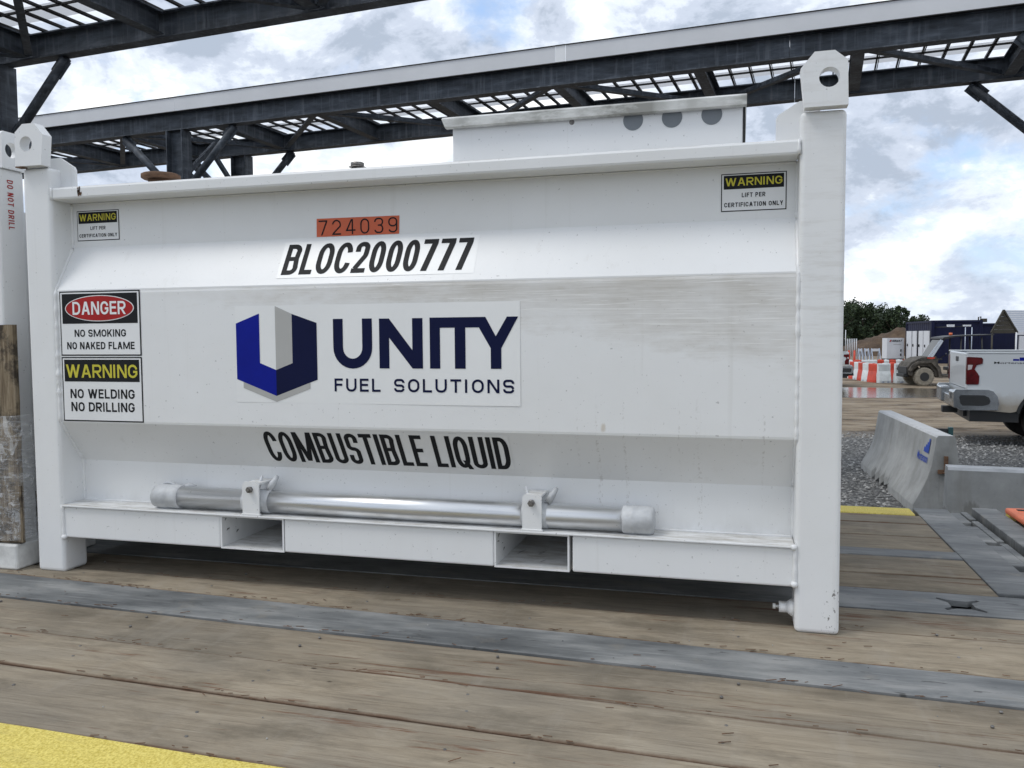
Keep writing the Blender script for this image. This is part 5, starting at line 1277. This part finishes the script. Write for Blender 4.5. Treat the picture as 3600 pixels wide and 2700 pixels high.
mpc = lambda a_, b_: cq + dn*a_ + nn*.02 + Vector((0, 0, b_))
bm = NB(); text2d(bm, 'VERSAT', ln*.26, ln*.90, 1.24, 1.38, mpc, .03, .35, mi=0); poly(bm, [mpc(ln*.12, 1.24), mpc(ln*.2, 1.24), mpc(ln*.26, 1.38), mpc(ln*.18, 1.38)], 1)
poly(bm, [mpc(ln*.36, 1.06), mpc(ln*.82, 1.06), mpc(ln*.82, 1.10), mpc(ln*.36, 1.10)], 2)
finish(bm, 'lettering', [M_['black_print'], M_['red_print'], M_['grey_print']], t, world=True, auto=False)
for z0 in (.66, .36):
    bm = NB(); obox(bm, mpc(ln*.78, z0), mpc(ln*.84, z0), .03, .16); finish(bm, 'latch', M_['blackplastic'], t, world=True)
# long white low tank under / beside cabinet
# soil heap
hp = thing('soil_heap', 'heap of brown excavated soil below the trees', 'soil heap', GP(34, 72))
bm = NB(); nx, ny = 46, 16; Gd = []
for j in range(ny+1):
    row = []
    for i in range(nx+1):
        X = (2940-1800)/2925.08*70 + 15.0*i/nx; v = -1+2*j/ny; s = i/nx
        prof_h = 2.25*min(1, max(0, (s-.01)/.38))**.75 * (1 if s < .85 else max(0, 1-(s-.85)/.15))
        h_ = max(0, prof_h*(1-v*v)**.8 + (.28*noise.noise(Vector((X*.9, v*3, 1))) + .12*noise.noise(Vector((X*3, v*8, 2))))*(1-v*v)) 
        p = GP(X, 71+v*4); row.append(bm.verts.new((p.x, p.y, h_-.02)))
    Gd.append(row)
for j in range(ny):
    for i in range(nx): bm.faces.new((Gd[j][i], Gd[j][i+1], Gd[j+1][i+1], Gd[j+1][i]))
finish(bm, 'heap', M_['dirt'], hp, world=True, smooth=True)
# shed with gable
def shed():
    Dn = 44.0; def_ = lambda u: (u-1800)/2925.08*Dn
    pk = GP(def_(3524.7), Dn); l_ = GP(def_(3486), Dn); r_ = GP(def_(3571), Dn)
    t = thing('gable_shed', 'open shed with dark boarded gable and ribbed pale roof above the pickup bed', 'shed', (l_+r_)/2)
    back = dirv(8, 3.0)*7
    zE, zP = 1.85+.0, 2.98
    n = 5
    for i in range(n):
        za, zb_ = zE-.06+(zP-zE)*i/n, zE-.06+(zP-zE)*(i+1)/n-.035
        w_ = lambda z: max(0.0, min(1.0, (zP-z)/(zP-zE))); c = pk
        bm = NB(); a1 = c+(l_-c)*w_(za); b1 = c+(r_-c)*w_(za); a2 = c+(l_-c)*w_(zb_); b2 = c+(r_-c)*w_(zb_)
        prism(bm, [a1+Vector((0, 0, za)), b1+Vector((0, 0, za)), b2+Vector((0, 0, zb_)), a2+Vector((0, 0, zb_))], FH*.04); finish(bm, 'gable_board', M_['gable'], t, world=True)
    up_ = Vector((0, 0, 1)); bm = NB(); rr_ = r_+(r_-pk)*.08; ll_ = l_+(l_-pk)*.08
    nrib = 11
    for e in (rr_, ll_):
        for k in range(nrib):
            s0, s1 = k/nrib, (k+.72)/nrib; s2 = (k+1)/nrib
            f_ = lambda s, o_: pk+(e-pk)*s + up_*(zP+.03+(zE-.02-zP-.03)*s + o_)
            poly(bm, [f_(s0, 0), f_(s1, 0), f_(s1, 0)+back, f_(s0, 0)+back], 0); poly(bm, [f_(s1, 0), f_(s2, .05), f_(s2, .05)+back, f_(s1, 0)+back], 1); poly(bm, [f_(s2, .05), f_(s2, 0), f_(s2, 0)+back, f_(s2, .05)+back], 1)
    finish(bm, 'roof_sheet', [M_['door_white'], M_['greyplastic']], t, world=True, auto=False)
    for s, nm in ((0, 'gable_edge'), (1, 'gable_edge')):
        bm = NB(); e = (ll_, rr_)[s]; obox(bm, pk+up_*(zP+.04), e+up_*(zE-.02), .10, .07); finish(bm, nm, M_['gable'], t, world=True)
    for p in (l_, r_, l_+back, r_+back):
        bm = NB(); tube(bm, [p, p+up_*zE], .045, 8); finish(bm, 'post', M_['door_white'] if p is r_ else M_['gable'], t, world=True)
    bm = NB(); obox(bm, r_+back*.03+up_*.85, r_+back+up_*.85, .04, 1.6); obox(bm, r_+back*.005+up_*1.78, r_+back+up_*1.78, .06, .16); finish(bm, 'side_wall', M_['door_white'], t, world=True)
shed()
# white fence posts, orange tubes, board barricades at left of the heap
for k in range(7):
    u = 2972+k*6.5; Dn = 62; q = GP((u-1800)/2925.08*Dn, Dn); hh = 1.45 if k else 2.1
    t = thing('fence_post', f'thin white fence post left of the soil heap, {["leftmost and tallest", "second from left", "third from left", "fourth from left", "third from right", "second from right", "rightmost"][k]}', 'post', q, group='white fence posts')
    bm = NB(); tube(bm, [q, q+Vector((0, 0, hh))], .026, 8); finish(bm, 'post_tube', M_['door_white'], t, world=True)
for k, (u, cc) in enumerate(((3004, 'redplastic'), (2985, 'redplastic'))):
    Dn = 44; q = GP((u-1800)/2925.08*Dn, Dn); t = thing('traffic_delineator', ('right' if k == 0 else 'left')+' orange tube delineator standing behind the barrier row', 'delineator', q)
    bm = NB(); tube(bm, [q+Vector((0, 0, .05)), q+Vector((0, 0, .95))], .05, 10, rs=[.07, .045]); finish(bm, 'tube', M_[cc], t, world=True)
    bm = NB(); box(bm, q.x-.2, q.x+.2, q.y-.2, q.y+.2, 0, .05, .01); finish(bm, 'base', M_['blackplastic'], t, world=True)
for k, (u0, u1) in enumerate(((3018, 3029), (3040, 3053), (3064, 3091))):
    Dn = 52; a_ = GP((u0-1800)/2925.08*Dn, Dn); b_ = GP((u1-1800)/2925.08*Dn, Dn)
    t = thing('board_barricade', f'{["left", "middle", "right"][k]} one of three white board barricades at the foot of the soil heap', 'barricade', a_, group='white board barricades')
    bm = NB(); obox(bm, a_+Vector((0, 0, .80)), b_+Vector((0, 0, .80)), .04, .16); finish(bm, 'board', M_['door_white'], t, world=True)
    for p in (a_, b_):
        bm = NB(); obox(bm, p-FH*.25, p+Vector((0, 0, .9)), .05, .04); obox(bm, p+FH*.25, p+Vector((0, 0, .9)), .05, .04); finish(bm, 'leg', M_['greyplastic'], t, world=True)

# ------------------------------------------------------------------ trees
def leafmesh(seed, n, rx, rz, blobs):
    r = random.Random(seed); bm = NB(); B_ = []
    for i in range(blobs):
        a_ = r.uniform(0, 6.28); q = r.random()**.5
        B_.append((Vector((math.cos(a_)*q*rx*.75, math.sin(a_)*q*rx*.75, r.uniform(-.85, .95)*rz)), r.uniform(.16, .34)*rx))
    for i in range(n):
        c, br = B_[r.randrange(blobs)]
        v = Vector((r.gauss(0, 1), r.gauss(0, 1), r.gauss(0, 1))).normalized()*br*r.random()**.4; v.z *= 1.35; v.x += v.z*.2; v *= r.choice((1, 1, 1, 1.25))
        p = c+v; s = r.uniform(.10, .24)
        u_ = Vector((r.gauss(0, 1), r.gauss(0, 1), r.gauss(0, 1))).normalized(); w2 = u_.cross(Vector((r.gauss(0, 1), r.gauss(0, 1), r.gauss(0, 1)))).normalized()
        poly(bm, [p-u_*s, p+w2*s*.6, p+u_*s, p-w2*s*.6])
    return bm
def tree(label, X, Dp, h, wd, seed):
    p = GP(X, Dp); t = thing('broadleaf_tree', label, 'tree', p, seed, 'trees beyond the soil heap')
    bm = NB(); tube(bm, [(0, 0, 0), (.1, 0, h*.3), (0, .1, h*.62)], .2, 8, rs=[.26, .18, .08])
    r = random.Random(seed)
    for k in range(6):
        a_ = r.uniform(0, 6.28); z0 = h*r.uniform(.28, .5); tube(bm, [(0, 0, z0), (math.cos(a_)*wd*.28, math.sin(a_)*wd*.28, z0+h*.18), (math.cos(a_)*wd*.42, math.sin(a_)*wd*.42, z0+h*.32)], .08, 6, rs=[.09, .06, .02])
    finish(bm, 'trunk', M_['bark'], t)
    bm = leafmesh(seed, 3000, wd*.5, h*.42, 26)
    for v in bm.verts: v.co.z += h*.56
    finish(bm, 'crown', M_['leaf'], t, auto=False)
DT = 118
specs = [(2925, 6.6, 6.5), (2962, 6.4, 5.5), (3002, 7.2, 6.0), (3038, 6.5, 5.0), (3072, 6.4, 5.6), (3108, 5.9, 4.6), (3138, 6.2, 4.6), (3165, 6.3, 3.4), (3185, 4.8, 5.0), (3225, 4.5, 5.5)]
tl = ['tallest', 'rounded', 'ragged', 'broad', 'dense', 'narrow', 'leaning', 'slim', 'low', 'lowest']
for i, (u, h, wd) in enumerate(specs):
    h *= .85
    Dd = DT+((i*37) % 11)-5
    lab = ['dark tree hidden behind the right corner post of the tank', 'dark tree just right of the tank corner post', 'tallest dark tree, second in from the tank corner post', 'dark tree right of the tallest one', 'middle dark tree of the line above the soil heap', 'narrow dark tree right of the middle one', 'dark tree with a ragged top left of the slim one', 'slim dark tree with an upright tip, right end of the tall ones', 'low dark tree above the white cabinet', 'lowest dark tree, against the navy container'][i]
    tree(lab, (u-1800)/2925.08*Dd, Dd, h, wd, i+1)
bm = NB(); rt = random.Random(9)
for i in range(9000):
    X = rt.uniform(20, 95); Dd = rt.uniform(124, 140); p = GP(X, Dd); hmax = 3.4 if X < 62 else 3.0
    z = rt.uniform(0, hmax*(.8+.3*noise.noise(Vector((X*.25, 0, 0))))); s = rt.uniform(.2, .5)
    u_ = Vector((rt.gauss(0, 1), rt.gauss(0, 1), rt.gauss(0, 1))).normalized(); w2 = u_.cross(Vector((rt.gauss(0, 1), rt.gauss(0, 1), 1))).normalized(); q = p+Vector((0, 0, z))
    poly(bm, [q-u_*s, q+w2*s*.7, q+u_*s, q-w2*s*.7])
o = finish(bm, 'undergrowth', M_['leaf'], auto=False); setp(o, 'dark undergrowth filling the foot of the tree line', 'undergrowth', kind='stuff')
print('objects', len(bpy.data.objects))
